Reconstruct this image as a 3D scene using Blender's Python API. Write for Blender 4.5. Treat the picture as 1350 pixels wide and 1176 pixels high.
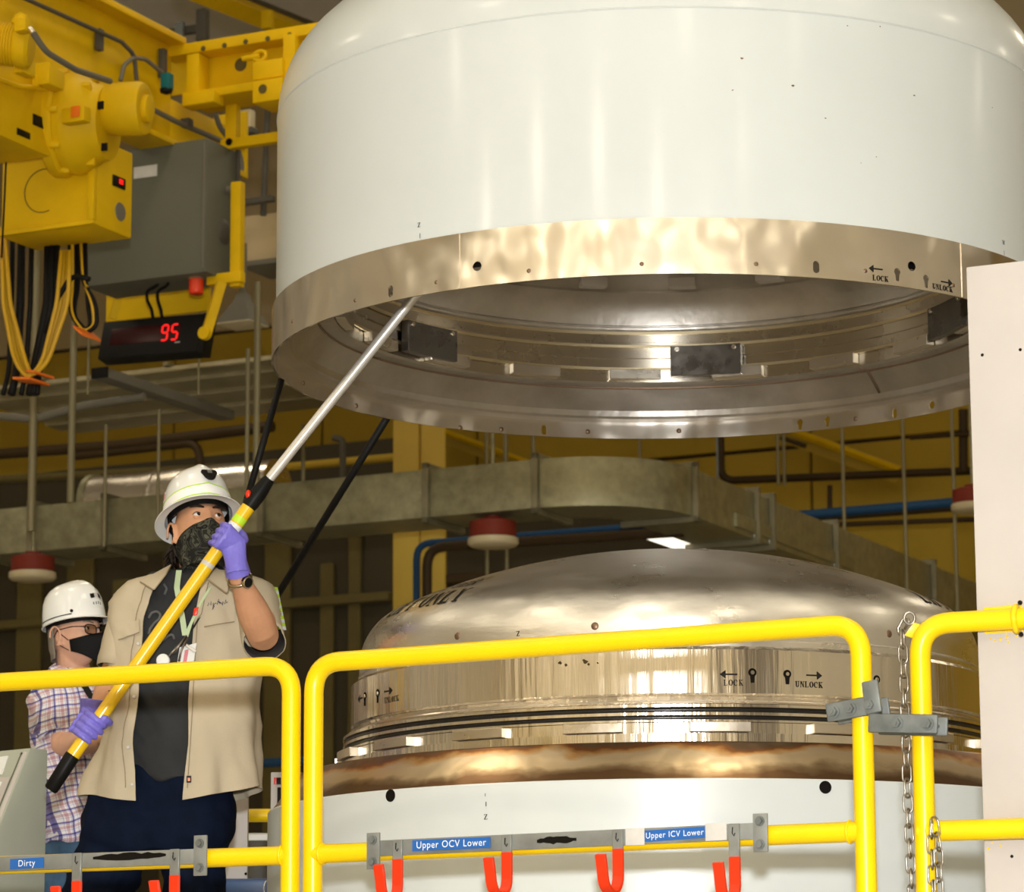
import bpy, bmesh, math, random
from math import sin, cos, pi, radians as R, sqrt, atan2
from mathutils import Vector as V, Matrix, noise
random.seed(7)
for o in list(bpy.data.objects): bpy.data.objects.remove(o)
SC = bpy.context.scene
COL = SC.collection
# ------------------------------------------------------------------ camera
FPX, W, H = 4433.2, 1350, 1176
PITCH, ROLL = 0.18640, -0.0050
_f = V((0, cos(PITCH), sin(PITCH))); _u = V((0, -sin(PITCH), cos(PITCH))); _x = V((1, 0, 0))
CX = _x*cos(ROLL) + _u*sin(ROLL); CU = -_x*sin(ROLL) + _u*cos(ROLL)
cd = bpy.data.cameras.new('camera'); cam = bpy.data.objects.new('camera', cd); COL.objects.link(cam)
m = Matrix((CX, CU, -_f)).transposed().to_4x4(); cam.matrix_world = m
cd.sensor_width = 36; cd.lens = 36*FPX/W; cd.clip_start = .05; cd.clip_end = 200
cd.dof.use_dof = True; cd.dof.focus_distance = 9.0; cd.dof.aperture_fstop = 9.0
SC.camera = cam
# ------------------------------------------------------------------ light, exposure
SC.view_settings.view_transform = 'Standard'; SC.view_settings.look = 'None'
SC.view_settings.exposure = 0.0; SC.view_settings.gamma = 1; SC.view_settings.use_curve_mapping = False
w = bpy.data.worlds.new('world'); SC.world = w; w.use_nodes = True
w.node_tree.nodes['Background'].inputs[0].default_value = (.9, .75, .5, 1)
w.node_tree.nodes['Background'].inputs[1].default_value = .05
def area(name, loc, target, size, power, col, sy=None):
    l = bpy.data.lights.new(name, 'AREA'); l.energy = power; l.color = col; l.size = size
    if sy: l.shape = 'RECTANGLE'; l.size_y = sy
    o = bpy.data.objects.new(name, l); COL.objects.link(o); o.location = loc
    o.rotation_euler = (V(target)-V(loc)).to_track_quat('-Z', 'Y').to_euler(); return o
# the photographer's flash, held above the camera
area('camera_flash', (.02, -.05, .46), (.25, 9.5, 1.55), .16, 590, (.97, .985, 1))
# the hall's high-bay lamps
for _lu in (-13, -7.5, -2, 3.5, 9):
    for _lv in (-9, -3.5, 2, 7.5, 13, 18.5):
        _p = V((_lu*cos(R(26))+_lv*sin(R(26)), -_lu*sin(R(26))+_lv*cos(R(26)), 7.3))
        area('high_bay_lamp', _p, _p-V((0, 0, 1)), .8, {-9: 200, -3.5: 65, 2: 42, 7.5: 32, 13: 30, 18.5: 30}[_lv], (1, .88, .66))
        if _lv < 10: area('added_uplight', _p+V((0, 0, .12)), _p+V((0, 0, 2)), .7, 26, (1, .90, .72))  # added upward fill, brightening the ceiling that the steel mirrors
# ------------------------------------------------------------------ pixel helpers (a pixel and one more number -> a point of the hall)
TH = R(26); BU = V((cos(TH), -sin(TH), 0)); BV = V((sin(TH), cos(TH), 0)); BZ = V((0, 0, 1))
def ray(px, py): return (_f + CX*((px-W/2)/FPX) + CU*((H/2-py)/FPX))
def at(px, py, Y): d = ray(px, py); return d*(Y/d.y)
def atz(px, py, z): d = ray(px, py); return d*(z/d.z)
def atv(px, py, v): d = ray(px, py); return d*(v/d.dot(BV))
def atu(px, py, u): d = ray(px, py); return d*(u/d.dot(BU))
# ------------------------------------------------------------------ objects
def mesh_of(bm, name):
    me = bpy.data.meshes.new(name); bm.to_mesh(me); bm.free(); return me
def obj(name, bm, mat=None, parent=None, smooth=35, recalc=True):
    if isinstance(bm, bmesh.types.BMesh):
        if recalc: bmesh.ops.recalc_face_normals(bm, faces=bm.faces)
        me = mesh_of(bm, name)
    else: me = bm
    if mat is not None:
        for q in (mat if isinstance(mat, (list, tuple)) else [mat]): me.materials.append(q)
    o = bpy.data.objects.new(name, me); COL.objects.link(o)
    if smooth:
        me.polygons.foreach_set('use_smooth', [True]*len(me.polygons))
        if smooth < 180: me.set_sharp_from_angle(angle=R(smooth))
    if parent is not None: o.parent = parent
    return o
def tag(o, label=None, cat=None, group=None, kind=None):
    if label: o['label'] = label
    if cat: o['category'] = cat
    if group: o['group'] = group
    if kind: o['kind'] = kind
    return o
def thing(name, label, cat, loc=(0, 0, 0), group=None):
    o = bpy.data.objects.new(name, None); COL.objects.link(o); o.location = loc
    o.empty_display_size = .1
    T0[o.name] = V(loc)
    return tag(o, label, cat, group)
T0 = {}
def place(o, loc):          # children were built in hall coordinates: put the Empty at the base without moving them
    loc = V(loc); o.location = loc
    for c in o.children: c.location = c.location - loc
    return o
def dup(o, parent=None):
    c = o.copy(); COL.objects.link(c)
    if parent is not None: c.parent = parent
    for k in o.children: dup(k, c)
    return c
# ------------------------------------------------------------------ shapes, all added to a bmesh
def nb(): return bmesh.new()
def quad(bm, ps): return bm.faces.new([bm.verts.new(p) for p in ps])
def hexa(bm, o, a, b, c):   # box from a corner and three edge vectors
    o, a, b, c = V(o), V(a), V(b), V(c)
    p = [bm.verts.new(o+a*i+b*j+c*k) for k in (0, 1) for j in (0, 1) for i in (0, 1)]
    for f in ((0, 1, 3, 2), (4, 5, 7, 6), (0, 1, 5, 4), (2, 3, 7, 6), (0, 2, 6, 4), (1, 3, 7, 5)):
        bm.faces.new([p[i] for i in f])
    return bm
def bevel(bm, w, seg=2):
    bmesh.ops.recalc_face_normals(bm, faces=bm.faces)
    bmesh.ops.bevel(bm, geom=[e for e in bm.edges if len(e.link_faces) == 2 and e.calc_face_angle(0) > .5], offset=w, segments=seg, affect='EDGES', profile=.6)
    return bm
def boxb(o, a, b, c, w=.004, seg=2): return bevel(hexa(nb(), o, a, b, c), w, seg)
def frame_of(d):
    d = V(d).normalized(); a = V((0, 0, 1)) if abs(d.z) < .95 else V((1, 0, 0))
    x = d.cross(a).normalized(); return x, d.cross(x).normalized()
def fillet(pts, r, n=6):
    out = [V(pts[0])]
    for i in range(1, len(pts)-1):
        p, a, b = V(pts[i]), V(pts[i-1]), V(pts[i+1])
        da, db = (a-p).normalized(), (b-p).normalized(); ang = da.angle(db)
        k = min(r/math.tan(ang/2), (a-p).length*.49, (b-p).length*.49)
        p0, p1 = p+da*k, p+db*k
        for j in range(n+1):
            t = j/n; out.append(p0*(1-t)**2 + p*2*t*(1-t) + p1*t*t)
    out.append(V(pts[-1])); return out
def tube(bm, pts, r, n=12, caps=True, closed=False, sx=1.0):
    pts = [V(p) for p in pts]; N = len(pts); rs = r if isinstance(r, (list, tuple)) else [r]*N
    T = []
    for i in range(N):
        a = pts[(i-1) % N] if (closed or i) else pts[0]; b = pts[(i+1) % N] if (closed or i < N-1) else pts[-1]
        T.append((b-a).normalized())
    x, y = frame_of(T[0]); rings = []
    for i in range(N):
        if i:
            x = (x - T[i]*x.dot(T[i])).normalized(); y = T[i].cross(x)
        rings.append([bm.verts.new(pts[i]+(x*cos(2*pi*k/n)*sx+y*sin(2*pi*k/n))*rs[i]) for k in range(n)])
    for i in range(N if closed else N-1):
        A, B = rings[i], rings[(i+1) % N]
        for k in range(n): bm.faces.new((A[k], A[(k+1) % n], B[(k+1) % n], B[k]))
    if caps and not closed: bm.faces.new(rings[0][::-1]); bm.faces.new(rings[-1])
    return bm
def rod(p0, p1, r, n=12): return tube(nb(), [p0, p1], r, n)
def lathe(bm, prof, c=(0, 0, 0), n=96, a0=0, a1=2*pi, axis=None, close=False):
    c = V(c); full = abs(a1-a0-2*pi) < 1e-6
    if axis is None: ex, ey, ez = V((1, 0, 0)), V((0, 1, 0)), V((0, 0, 1))
    else: ez = V(axis).normalized(); ex, ey = frame_of(ez)
    m = n if full else n+1; cols = []
    for k in range(m):
        t = a0+(a1-a0)*k/n; d = ex*cos(t)+ey*sin(t)
        cols.append([bm.verts.new(c+d*r+ez*z) for r, z in prof])
    P = len(prof)
    for k in range(n):
        A, B = cols[k], cols[(k+1) % m]
        for i in range(P if close else P-1):
            j = (i+1) % P
            vs = [A[i], B[i], B[j], A[j]]
            bm.faces.new(vs)
    if not full and close:
        bm.faces.new(cols[0]); bm.faces.new(cols[-1][::-1])
    bmesh.ops.remove_doubles(bm, verts=bm.verts, dist=1e-6)
    return bm
def disc_prism(bm, pts, d):    # polygon pts extruded by vector d
    d = V(d); A = [bm.verts.new(V(p)) for p in pts]; B = [bm.verts.new(V(p)+d) for p in pts]; n = len(pts)
    bm.faces.new(A[::-1]); bm.faces.new(B)
    for i in range(n): bm.faces.new((A[i], A[(i+1) % n], B[(i+1) % n], B[i]))
    return bm
def bolt(bm, p, axis, r=.012, h=.008):
    axis = V(axis).normalized(); x, y = frame_of(axis)
    disc_prism(bm, [V(p)+(x*cos(a*2*pi/20)+y*sin(a*2*pi/20))*r*1.35 for a in range(20)], axis*.003)
    disc_prism(bm, [V(p)+axis*.002+(x*cos(a*pi/3)+y*sin(a*pi/3))*r for a in range(6)], axis*h)
    return bm
def solid(bm, th):       # gives a sheet a thickness along its vertex normals
    bmesh.ops.recalc_face_normals(bm, faces=bm.faces); bm.normal_update(); bm.verts.index_update()
    fs = list(bm.faces); bd = [e for e in bm.edges if len(e.link_faces) == 1]; cp = {v: bm.verts.new(v.co-v.normal*th) for v in list(bm.verts)}
    for f in fs: bm.faces.new([cp[v] for v in reversed(f.verts)]).material_index = f.material_index
    for e in bd: bm.faces.new((e.verts[0], e.verts[1], cp[e.verts[1]], cp[e.verts[0]]))
    return bm
# boxes by pixel on the hall's own axes: front face on the plane v = const
def vbox(xl, yt, xr, yb, v, dv, w=.006):
    a = atv(xl, yt, v); z1 = a.z; u0 = a.dot(BU); z0 = atv(xl, yb, v).z
    lo, hi = u0, u0+6
    for _ in range(40):
        mid = (lo+hi)/2; p = BU*mid+BV*v+BZ*z1; px = W/2+FPX*p.dot(CX)/p.dot(_f)
        if px < xr: lo = mid
        else: hi = mid
    return boxb(BU*u0+BV*v+BZ*z0, BU*(lo-u0), BV*dv, BZ*(z1-z0), w)
# side plate: face on the plane u = const seen from +u, running along v
def ubox(xl, yt, xr, yb, u, du, w=.006):
    a = atu(xl, yt, u); z1 = a.z; v0 = a.dot(BV); z0 = atu(xl, yb, u).z
    lo, hi = v0, v0+30
    for _ in range(50):
        mid = (lo+hi)/2; p = BU*u+BV*mid+BZ*z1; px = W/2+FPX*p.dot(CX)/p.dot(_f)
        if px < xr: lo = mid
        else: hi = mid
    return boxb(BU*u+BV*v0+BZ*z0, BU*-du, BV*(lo-v0), BZ*(z1-z0), w)
# ------------------------------------------------------------------ materials
def mat(name, col, rough=.5, metal=0, var=.0, vscale=4, bump=0, bscale=40, coat=0, emit=0, rvar=0, stretch=(1, 1, 1), sss=0, spec=.5, aniso=0, bdist=.01, bdet=4):
    m = bpy.data.materials.new(name); m.use_nodes = True; nt = m.node_tree; b = nt.nodes['Principled BSDF']
    def rgb(c): return (*c, 1) if len(c) == 3 else c
    b.inputs['Base Color'].default_value = rgb(col); b.inputs['Roughness'].default_value = rough; b.inputs['Metallic'].default_value = metal
    if coat: b.inputs['Coat Weight'].default_value = coat; b.inputs['Coat Roughness'].default_value = .12
    if sss: b.inputs['Subsurface Weight'].default_value = sss; b.inputs['Subsurface Radius'].default_value = (.012, .005, .003); b.inputs['Subsurface Scale'].default_value = 1
    if emit: b.inputs['Emission Color'].default_value = rgb(col); b.inputs['Emission Strength'].default_value = emit
    b.inputs['Specular IOR Level'].default_value = spec
    if aniso:
        tg = nt.nodes.new('ShaderNodeTangent'); tg.direction_type = 'RADIAL'; tg.axis = 'Z'; nt.links.new(tg.outputs[0], b.inputs['Tangent'])
        b.inputs['Anisotropic'].default_value = aniso; b.inputs['Anisotropic Rotation'].default_value = .25
    if var or bump or rvar:
        tc = nt.nodes.new('ShaderNodeTexCoord'); mp = nt.nodes.new('ShaderNodeMapping'); mp.inputs['Scale'].default_value = stretch
        nt.links.new(tc.outputs['Object'], mp.inputs['Vector'])
    if var or rvar:
        nz = nt.nodes.new('ShaderNodeTexNoise'); nz.inputs['Scale'].default_value = vscale; nz.inputs['Detail'].default_value = 5; nz.inputs['Roughness'].default_value = .6
        nt.links.new(mp.outputs[0], nz.inputs['Vector'])
    if var:
        rp = nt.nodes.new('ShaderNodeValToRGB'); e = rp.color_ramp.elements
        e[0].position = .3; e[1].position = .7
        e[0].color = rgb([max(0, c*(1-var)) for c in col[:3]]); e[1].color = rgb([min(1, c*(1+var*.6)) for c in col[:3]])
        nt.links.new(nz.outputs[0], rp.inputs[0]); nt.links.new(rp.outputs[0], b.inputs['Base Color'])
    if rvar:
        mr = nt.nodes.new('ShaderNodeMapRange'); mr.inputs[1].default_value = .3; mr.inputs[2].default_value = .7
        mr.inputs[3].default_value = max(.03, rough-rvar); mr.inputs[4].default_value = rough+rvar
        nt.links.new(nz.outputs[0], mr.inputs[0]); nt.links.new(mr.outputs[0], b.inputs['Roughness'])
    if bump:
        n2 = nt.nodes.new('ShaderNodeTexNoise'); n2.inputs['Scale'].default_value = bscale; n2.inputs['Detail'].default_value = bdet
        nt.links.new(mp.outputs[0], n2.inputs['Vector'])
        bp = nt.nodes.new('ShaderNodeBump'); bp.inputs['Strength'].default_value = bump; bp.inputs['Distance'].default_value = bdist
        nt.links.new(n2.outputs[0], bp.inputs['Height']); nt.links.new(bp.outputs[0], b.inputs['Normal'])
    return m
def node(m, t, **kw):
    n = m.node_tree.nodes.new(t)
    for k, v in kw.items():
        if k in n.inputs: n.inputs[k].default_value = v
        else: setattr(n, k, v)
    return n
M = {}
M['white'] = mat('white_enamel', (.66, .70, .69), .3, var=.05, vscale=1.3, bump=.02, bscale=7, coat=.3)
M['mark'] = mat('black_stencil_paint', (.02, .018, .015), .6, spec=.1)
M['rail'] = mat('yellow_gloss_paint', (.95, .64, .001), .32, var=.04, vscale=9, bump=.03, bscale=25, spec=.4)
M['crane'] = mat('crane_yellow_paint', (.74, .46, .002), .55, var=.14, vscale=2.2, bump=.03, bscale=12, spec=.2)
M['steel'] = mat('brushed_stainless', (.66, .60, .52), .26, 1, rvar=.09, vscale=5, bump=.06, bscale=3.5, stretch=(1, 1, 3), aniso=.5)
M['band'] = mat('dented_stainless_band', (.86, .80, .71), .24, 1, rvar=.03, vscale=6, bump=.6, bscale=4.6, bdist=.05, bdet=1.6, stretch=(1, 1, .8))
M['dome'] = mat('polished_stainless_dome', (.92, .895, .85), .32, 1, var=.08, vscale=4, rvar=.08, bump=.3, bscale=8, stretch=(1, 1, 2.5), aniso=.35)
M['ring'] = mat('machined_stainless', (.84, .785, .69), .2, 1, rvar=.07, vscale=6, bump=.5, bscale=22, stretch=(1, 1, .05), aniso=.5)
M['lug'] = mat('ground_lug_steel', (.72, .66, .56), .32, 1, rvar=.08, vscale=9, bump=.1, bscale=20)
M['inner'] = mat('grey_ground_steel', (.56, .525, .48), .40, 1, var=.2, vscale=6, rvar=.06, bump=.25, bscale=9, bdist=.018, aniso=.6)
M['inner2'] = mat('olive_machined_steel', (.58, .52, .42), .27, 1, rvar=.015, vscale=6, aniso=.85)
M['plate'] = mat('dark_steel_plate', (.16, .145, .125), .3, .9, rvar=.1, vscale=14, bump=.15, bscale=20)
M['oring'] = mat('black_seal_ring', (.010, .009, .008), .25, spec=.4)
M['hole'] = mat('dark_hole', (.012, .010, .008), .8, spec=0)
M['copper'] = mat('tinted_spot_weld', (.24, .155, .10), .45, .8)
M['panel'] = mat('beige_steel_panel', (.55, .505, .465), .5, var=.06, vscale=3, bump=.02, spec=.3)
M['zinc'] = mat('zinc_grey', (.19, .205, .195), .5, .4, var=.25, vscale=20, bump=.05, bscale=40)
M['bar'] = mat('scuffed_grey_bar', (.27, .28, .26), .42, .4, var=.2, vscale=12, rvar=.1, bump=.05)
M['redhook'] = mat('red_vinyl_dip', (.80, .036, .004), .35, spec=.4)
M['blue'] = mat('blue_label', (.015, .12, .42), .4)
M['lwhite'] = mat('white_lettering', (.85, .87, .85), .5)
M['tape'] = mat('pale_tape', (.62, .60, .55), .5, var=.1, vscale=20)
M['chain'] = mat('chain_steel', (.36, .33, .28), .32, 1, var=.2, vscale=30)
M['black'] = mat('black_rubber', (.008, .007, .006), .5, spec=.15)
M['blackp'] = mat('black_plastic', (.006, .0056, .005), .45, spec=.15)
M['grey'] = mat('grey_enclosure', (.125, .125, .09), .5, var=.06, vscale=2, spec=.2)
M['dgrey'] = mat('dark_conduit', (.09, .08, .06), .5, var=.1, spec=.2)
M['cond'] = mat('grey_conduit', (.16, .145, .11), .5, spec=.2)
M['galv'] = mat('galvanised_steel', (.33, .31, .19), .45, .6, var=.28, vscale=14, rvar=.08, bump=.04)
M['tray'] = mat('bright_galvanised_tray', (.50, .45, .29), .38, .7, var=.2, vscale=9, rvar=.08)
M['gold'] = mat('bright_machined_ledge', (.80, .68, .44), .35, 1)
M['rod'] = mat('dull_olive_rod', (.23, .20, .11), .5, .4)
M['flng'] = mat('dark_duct_flange', (.25, .225, .14), .5, .4, var=.2, vscale=9)
M['ochre'] = mat('mustard_wall_paint', (.46, .30, .02), .8, var=.1, vscale=.7)
M['beige'] = mat('beige_insulation', (.52, .40, .22), .8, var=.06, vscale=.8)
M['brown'] = mat('brown_pipe', (.05, .03, .011), .5, spec=.2)
M['bluep'] = mat('blue_pipe', (.018, .065, .15), .5, spec=.2)
M['redl'] = mat('red_lamp_shade', (.19, .026, .014), .55, spec=.2)
M['lens'] = mat('lamp_lens', (.62, .52, .32), .4)
M['teal'] = mat('teal_sensor', (.0, .13, .14), .4)
M['orange'] = mat('orange_plastic', (.80, .17, .01), .4)
M['redglow'] = mat('red_display_light', (1, .008, .008), .4, emit=1.0)
M['dispred'] = mat('dark_red_filter', (.03, .001, .002), .25, spec=.2)
M['floor'] = mat('hall_floor', (.42, .40, .35), .6, var=.1, vscale=.6)
M['palegreen'] = mat('pale_grey_green_enamel', (.42, .44, .36), .45, var=.05)
# ================================================================== the hall
FZ, PZ = -1.55, -.04        # hall floor, platform deck
def P_uv(u, v, z): return BU*u+BV*v+BZ*z
WV, CZ_ = 25.0, 8.6           # back wall, ceiling height
tag(obj('floor', hexa(nb(), P_uv(-22, -14, FZ-.1), BU*44, BV*(WV+14), BZ*.1), M['floor'], smooth=0), kind='structure')
# ------------------------------------------------------------------ lettering
def _ann(cx, cy, ro, so, ri, si, a0=0, a1=360, n=20):
    q = []
    for k in range(n):
        a, b = R(a0+(a1-a0)*k/n), R(a0+(a1-a0)*(k+1)/n)
        q.append([(cx+ro*cos(a), cy+so*sin(a)), (cx+ro*cos(b), cy+so*sin(b)), (cx+ri*cos(b), cy+si*sin(b)), (cx+ri*cos(a), cy+si*sin(a))])
    return q
def _r(x0, y0, x1, y1): return [(x0, y0), (x1, y0), (x1, y1), (x0, y1)]
def _stem(x, w=.2): return [_r(x, 0, x+w, 1), _r(x-.1, 0, x+w+.1, .08), _r(x-.1, .92, x+w+.1, 1)]
GL = {
 'L': _stem(.12)+[_r(.3, 0, .74, .09), _r(.67, 0, .74, .3)],
 'O': _ann(.42, .5, .42, .5, .2, .43),
 'C': _ann(.42, .5, .42, .5, .2, .43, 45, 315)+[_r(.66, .62, .73, .95)],
 'K': _stem(.12)+[[(.3, .42), (.38, .55), (.74, .95), (.62, .95)], [(.36, .5), (.5, .62), (.86, .0), (.62, .0)], _r(.55, .92, .84, 1), _r(.55, 0, .9, .07)],
 'U': [_r(.1, .3, .3, 1), _r(0, .92, .4, 1), _r(.62, .3, .7, 1), _r(.52, .92, .8, 1)]+_ann(.4, .32, .3, .32, .12, .25, 180, 360, 10),
 'N': [_r(.1, 0, .18, 1), _r(0, 0, .28, .07), _r(.68, 0, .76, 1), _r(.58, .93, .86, 1), [(.05, 1), (.3, 1), (.76, 0), (.66, 0)]],
 'Y': [_r(.32, 0, .52, .5), _r(.22, 0, .62, .07), [(.02, .97), (.26, .97), (.5, .45), (.34, .45)], [(.66, .97), (.74, .97), (.5, .45), (.42, .45)], _r(-.06, .92, .34, 1), _r(.55, .92, .86, 1)],
 'I': _stem(.12), 'F': _stem(.12)+[_r(.3, .91, .74, 1), _r(.67, .68, .74, 1), _r(.3, .46, .56, .55)],
 'T': [_r(.32, 0, .52, 1), _r(.22, 0, .62, .07), _r(0, .91, .84, 1), _r(0, .68, .07, 1), _r(.77, .68, .84, 1)],
 'R': _stem(.12)+[_r(.3, .92, .5, 1), _r(.3, .46, .5, .54), [(.42, .48), (.62, .48), (.9, 0), (.66, 0)]]+_ann(.48, .73, .3, .27, .1, .19, -90, 90, 8),
 'D': _stem(.12)+_ann(.36, .5, .48, .5, .26, .42, -90, 90, 12), 'E': _stem(.12)+[_r(.3, .91, .74, 1), _r(.67, .7, .74, 1), _r(.3, 0, .74, .09), _r(.67, 0, .74, .3), _r(.3, .46, .56, .55)],
 'S': _ann(.4, .74, .36, .26, .16, .18, 20, 270, 10)+_ann(.4, .26, .36, .26, .16, .18, -160, 90, 10),
 'Z': [_r(.05, .91, .75, 1), _r(.05, 0, .75, .09), [(.05, .05), (.27, .05), (.75, .95), (.53, .95)], _r(.05, .75, .12, 1), _r(.68, 0, .75, .25)],
 'W': [[(.0, 1), (.2, 1), (.42, 0), (.3, 0)], [(.42, 0), (.32, 0), (.5, .95), (.58, .95)], [(.42, 1), (.62, 1), (.84, 0), (.72, 0)], [(.84, 0), (.74, 0), (.94, .95), (1.02, .95)], _r(-.08, .93, .28, 1), _r(.84, .93, 1.12, 1)],
 'V': [[(.02, 1), (.24, 1), (.52, 0), (.4, 0)], [(.5, 0), (.42, 0), (.68, .95), (.76, .95)], _r(-.06, .93, .34, 1), _r(.58, .93, .86, 1)],
 '>': [_r(0, .42, 1.5, .58), [(1.4, .05), (2.1, .5), (1.4, .95), (1.4, .5)]],
 '<': [_r(.6, .42, 2.1, .58), [(.7, .05), (.7, .5), (.7, .95), (0, .5)]],
 '|': [_r(.3, 0, .5, 1)], ' ': []}
ADV = {'I': .52, '>': 2.2, '<': 2.2, ' ': .5, 'W': 1.22, 'O': .94, '|': .8}
def lettering(bm, s, h, fn, wf=1.0, u0=None, div=2, dv=1):
    tot = sum(ADV.get(c, .96) for c in s)*h*wf; u = -tot/2 if u0 is None else u0
    for c in s:
        for q in GL[c]:
            n = div
            for k in range(n):
                a, b = k/n, (k+1)/n
                def lp(p, r, t): return (p[0]+(r[0]-p[0])*t, p[1]+(r[1]-p[1])*t)
                A0, A1, B0, B1 = lp(q[0], q[1], a), lp(q[0], q[1], b), lp(q[3], q[2], a), lp(q[3], q[2], b)
                for j in range(dv):
                    P = [lp(A0, B0, j/dv), lp(A1, B1, j/dv), lp(A1, B1, (j+1)/dv), lp(A0, B0, (j+1)/dv)]
                    bm.faces.new([bm.verts.new(fn(u+x*h*wf, y*h)) for x, y in P])
        u += ADV.get(c, .96)*h*wf
    return bm
# ------------------------------------------------------------------ the two vessels
VC = V((.463, 10.0, 0))
def cyl(r, th, z): return V((VC.x+r*sin(th), VC.y-r*cos(th), z))      # th = 0 faces the camera
def th_of(px, r):             # angle of the near surface of radius r under a pixel column
    lo, hi = -1.5, 1.5
    for _ in range(50):
        t = (lo+hi)/2; p = cyl(r, t, 2.2); x = W/2+FPX*p.dot(CX)/p.dot(_f)
        if x < px: lo = t
        else: hi = t
    return lo
def z_of(py, r, th):
    lo, hi = -1, 5
    for _ in range(50):
        z = (lo+hi)/2; p = cyl(r, th, z); y = H/2-FPX*p.dot(CU)/p.dot(_f)
        if y > py: lo = z
        else: hi = z
    return lo
def on(px, py, r):
    t = th_of(px, r)
    for _ in range(4):
        z = z_of(py, r, t); lo, hi = -1.5, 1.5
        for _ in range(40):
            mm = (lo+hi)/2; p = cyl(r, mm, z); x = W/2+FPX*p.dot(CX)/p.dot(_f)
            if x < px: lo = mm
            else: hi = mm
        t = lo
    return t, z
def arc(cr, cz, r, a0, a1, n): return [(cr+r*cos(R(a0+(a1-a0)*k/n)), cz+r*sin(R(a0+(a1-a0)*k/n))) for k in range(n+1)]
def tori(Rc, rk, Rs, zt, n=10, m=16):     # cylinder radius Rc, knuckle rk, crown Rs, tangent line zt
    cr = Rc-rk; zc = zt-sqrt((Rs-rk)**2-cr**2); a = math.degrees(atan2(zt-zc, cr))
    p = arc(cr, zt, rk, 0, a, n); b = a
    p += [(Rs*cos(R(b+(90-b)*k/m)), zc+Rs*sin(R(b+(90-b)*k/m))) for k in range(1, m+1)]
    p[-1] = (0, p[-1][1]); return p
C0 = (VC.x, VC.y, 0)
# --- hoisted outer lid
RW, RB, ZR, ZB, ZS = 1.178, 1.19, 2.132, 2.288, 2.885
lid = thing('vessel_cover', 'big white enamelled vessel lid with bare steel skirt, hoisted open above the steel dome', 'lid', C0)
prof = [(RW, ZB-.02), (RW, ZS-.004), (RW+.003, ZS), (RW, ZS+.004)]+tori(RW, .34, 2.1, ZS+.004)[1:]
obj('shell', lathe(nb(), prof, C0, 160), M['white'], lid, 30)
# skirt with real holes
sk = lathe(nb(), [(RB, ZR), (RB, ZB), (RB-.006, ZB), (RB-.006, ZR)], C0, 240, close=True)
sko = obj('skirt', sk, M['band'], None, 40)
def cutter(bm, t, z, shape, s=1):
    n = V((sin(t), -cos(t), 0)); x = V((cos(t), sin(t), 0)); c = V((VC.x, VC.y, z))+n*(RB-.03)
    if shape == 'round': P = [(.0135*s*cos(k*pi/10), .0135*s*sin(k*pi/10)) for k in range(20)]
    elif shape == 'slot': P = [(.009*cos(R(180*k/8)), .008+.009*sin(R(180*k/8))) for k in range(9)]+[(-.009*cos(R(180*k/8)), -.008-.009*sin(R(180*k/8))) for k in range(9)]
    else: P = [(.0105*cos(R(-50+280*k/12)), .008+.0105*sin(R(-50+280*k/12))) for k in range(13)]+[(-.005, -.018), (.005, -.018)]
    disc_prism(bm, [c+x*a+BZ*b for a, b in P], n*.06)
cb = nb()
near_holes = [(515, 384, 'slot'), (629, 351, 'round'), (1076, 352, 'slot'), (1183, 362, 'key'), (1202, 351, 'round'), (1221, 371, 'key')]
for px, py, sh in near_holes:
    t, z = on(px, py, RB); cutter(cb, t, z, sh)
def onfar(px, py, r):
    lo, hi = pi/2, 3*pi/2
    for _ in range(50):
        mm = (lo+hi)/2; p = cyl(r, mm, 2.16); x = W/2+FPX*p.dot(CX)/p.dot(_f)
        if x > px: lo = mm
        else: hi = mm
    return lo, z_of(py, r, lo)
for px, py, sh in [(717, 567, 'slot'), (1055, 560, 'key'), (1091, 556, 'key'), (1180, 545, 'slot'), (1229, 534, 'round')]:
    t, z = onfar(px, py, RB-.003); cutter(cb, t, z, sh)
bmesh.ops.recalc_face_normals(cb, faces=cb.faces)
cut = obj('cutter', cb, None, None, 0)
md = sko.modifiers.new('holes', 'BOOLEAN'); md.object = cut; md.operation = 'DIFFERENCE'; md.solver = 'EXACT'
dg = bpy.context.evaluated_depsgraph_get()
me = bpy.data.meshes.new_from_object(sko.evaluated_get(dg)); sko.modifiers.clear(); sko.data = me
bpy.data.objects.remove(cut); sko.parent = lid
me.polygons.foreach_set('use_smooth', [True]*len(me.polygons)); me.set_sharp_from_angle(angle=R(40))
# seams between the skirt sheets, spot welds, markings
for px in (605, 1268):
    t, z = on(px, 350, RB)
    obj('seam_strip', lathe(nb(), [(RB-.001, ZR+.001), (RB+.0022, ZR+.001), (RB+.0022, ZB-.001), (RB-.001, ZB-.001)], C0, 2, t-pi/2-.0022, t-pi/2+.0022, close=True), M['band'], lid)
def dimple(name, t, z, r, rad, mt, par, inward=1):
    n = V((sin(t), -cos(t), 0))
    obj(name, lathe(nb(), [(0, .0035), (r*.55, .003), (r*.8, .001), (r, -.0015)], cyl(rad, t, z), 14, axis=n*inward), mt, par, 60)
for px, py in ((385, 424), (468, 396), (575, 372), (697, 357), (846, 348), (997, 348), (1141, 357), (1257, 376)):
    t, z = on(px, py, RB); dimple('spot_weld', t, z, .0075, RB-.001, M['copper'], lid)
for px, py in ((607, 564), (661, 566), (775, 569), (895, 568), (1128, 552), (400, 505), (470, 535)):
    t, z = onfar(px, py, RB-.006); dimple('spot_weld', t, z, .009, RB-.007, M['copper'], lid, -1)
def onr(r, t0, z0, off=.0012):
    return lambda u, v: cyl(r+off, t0+u/r, z0+v)
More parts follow.
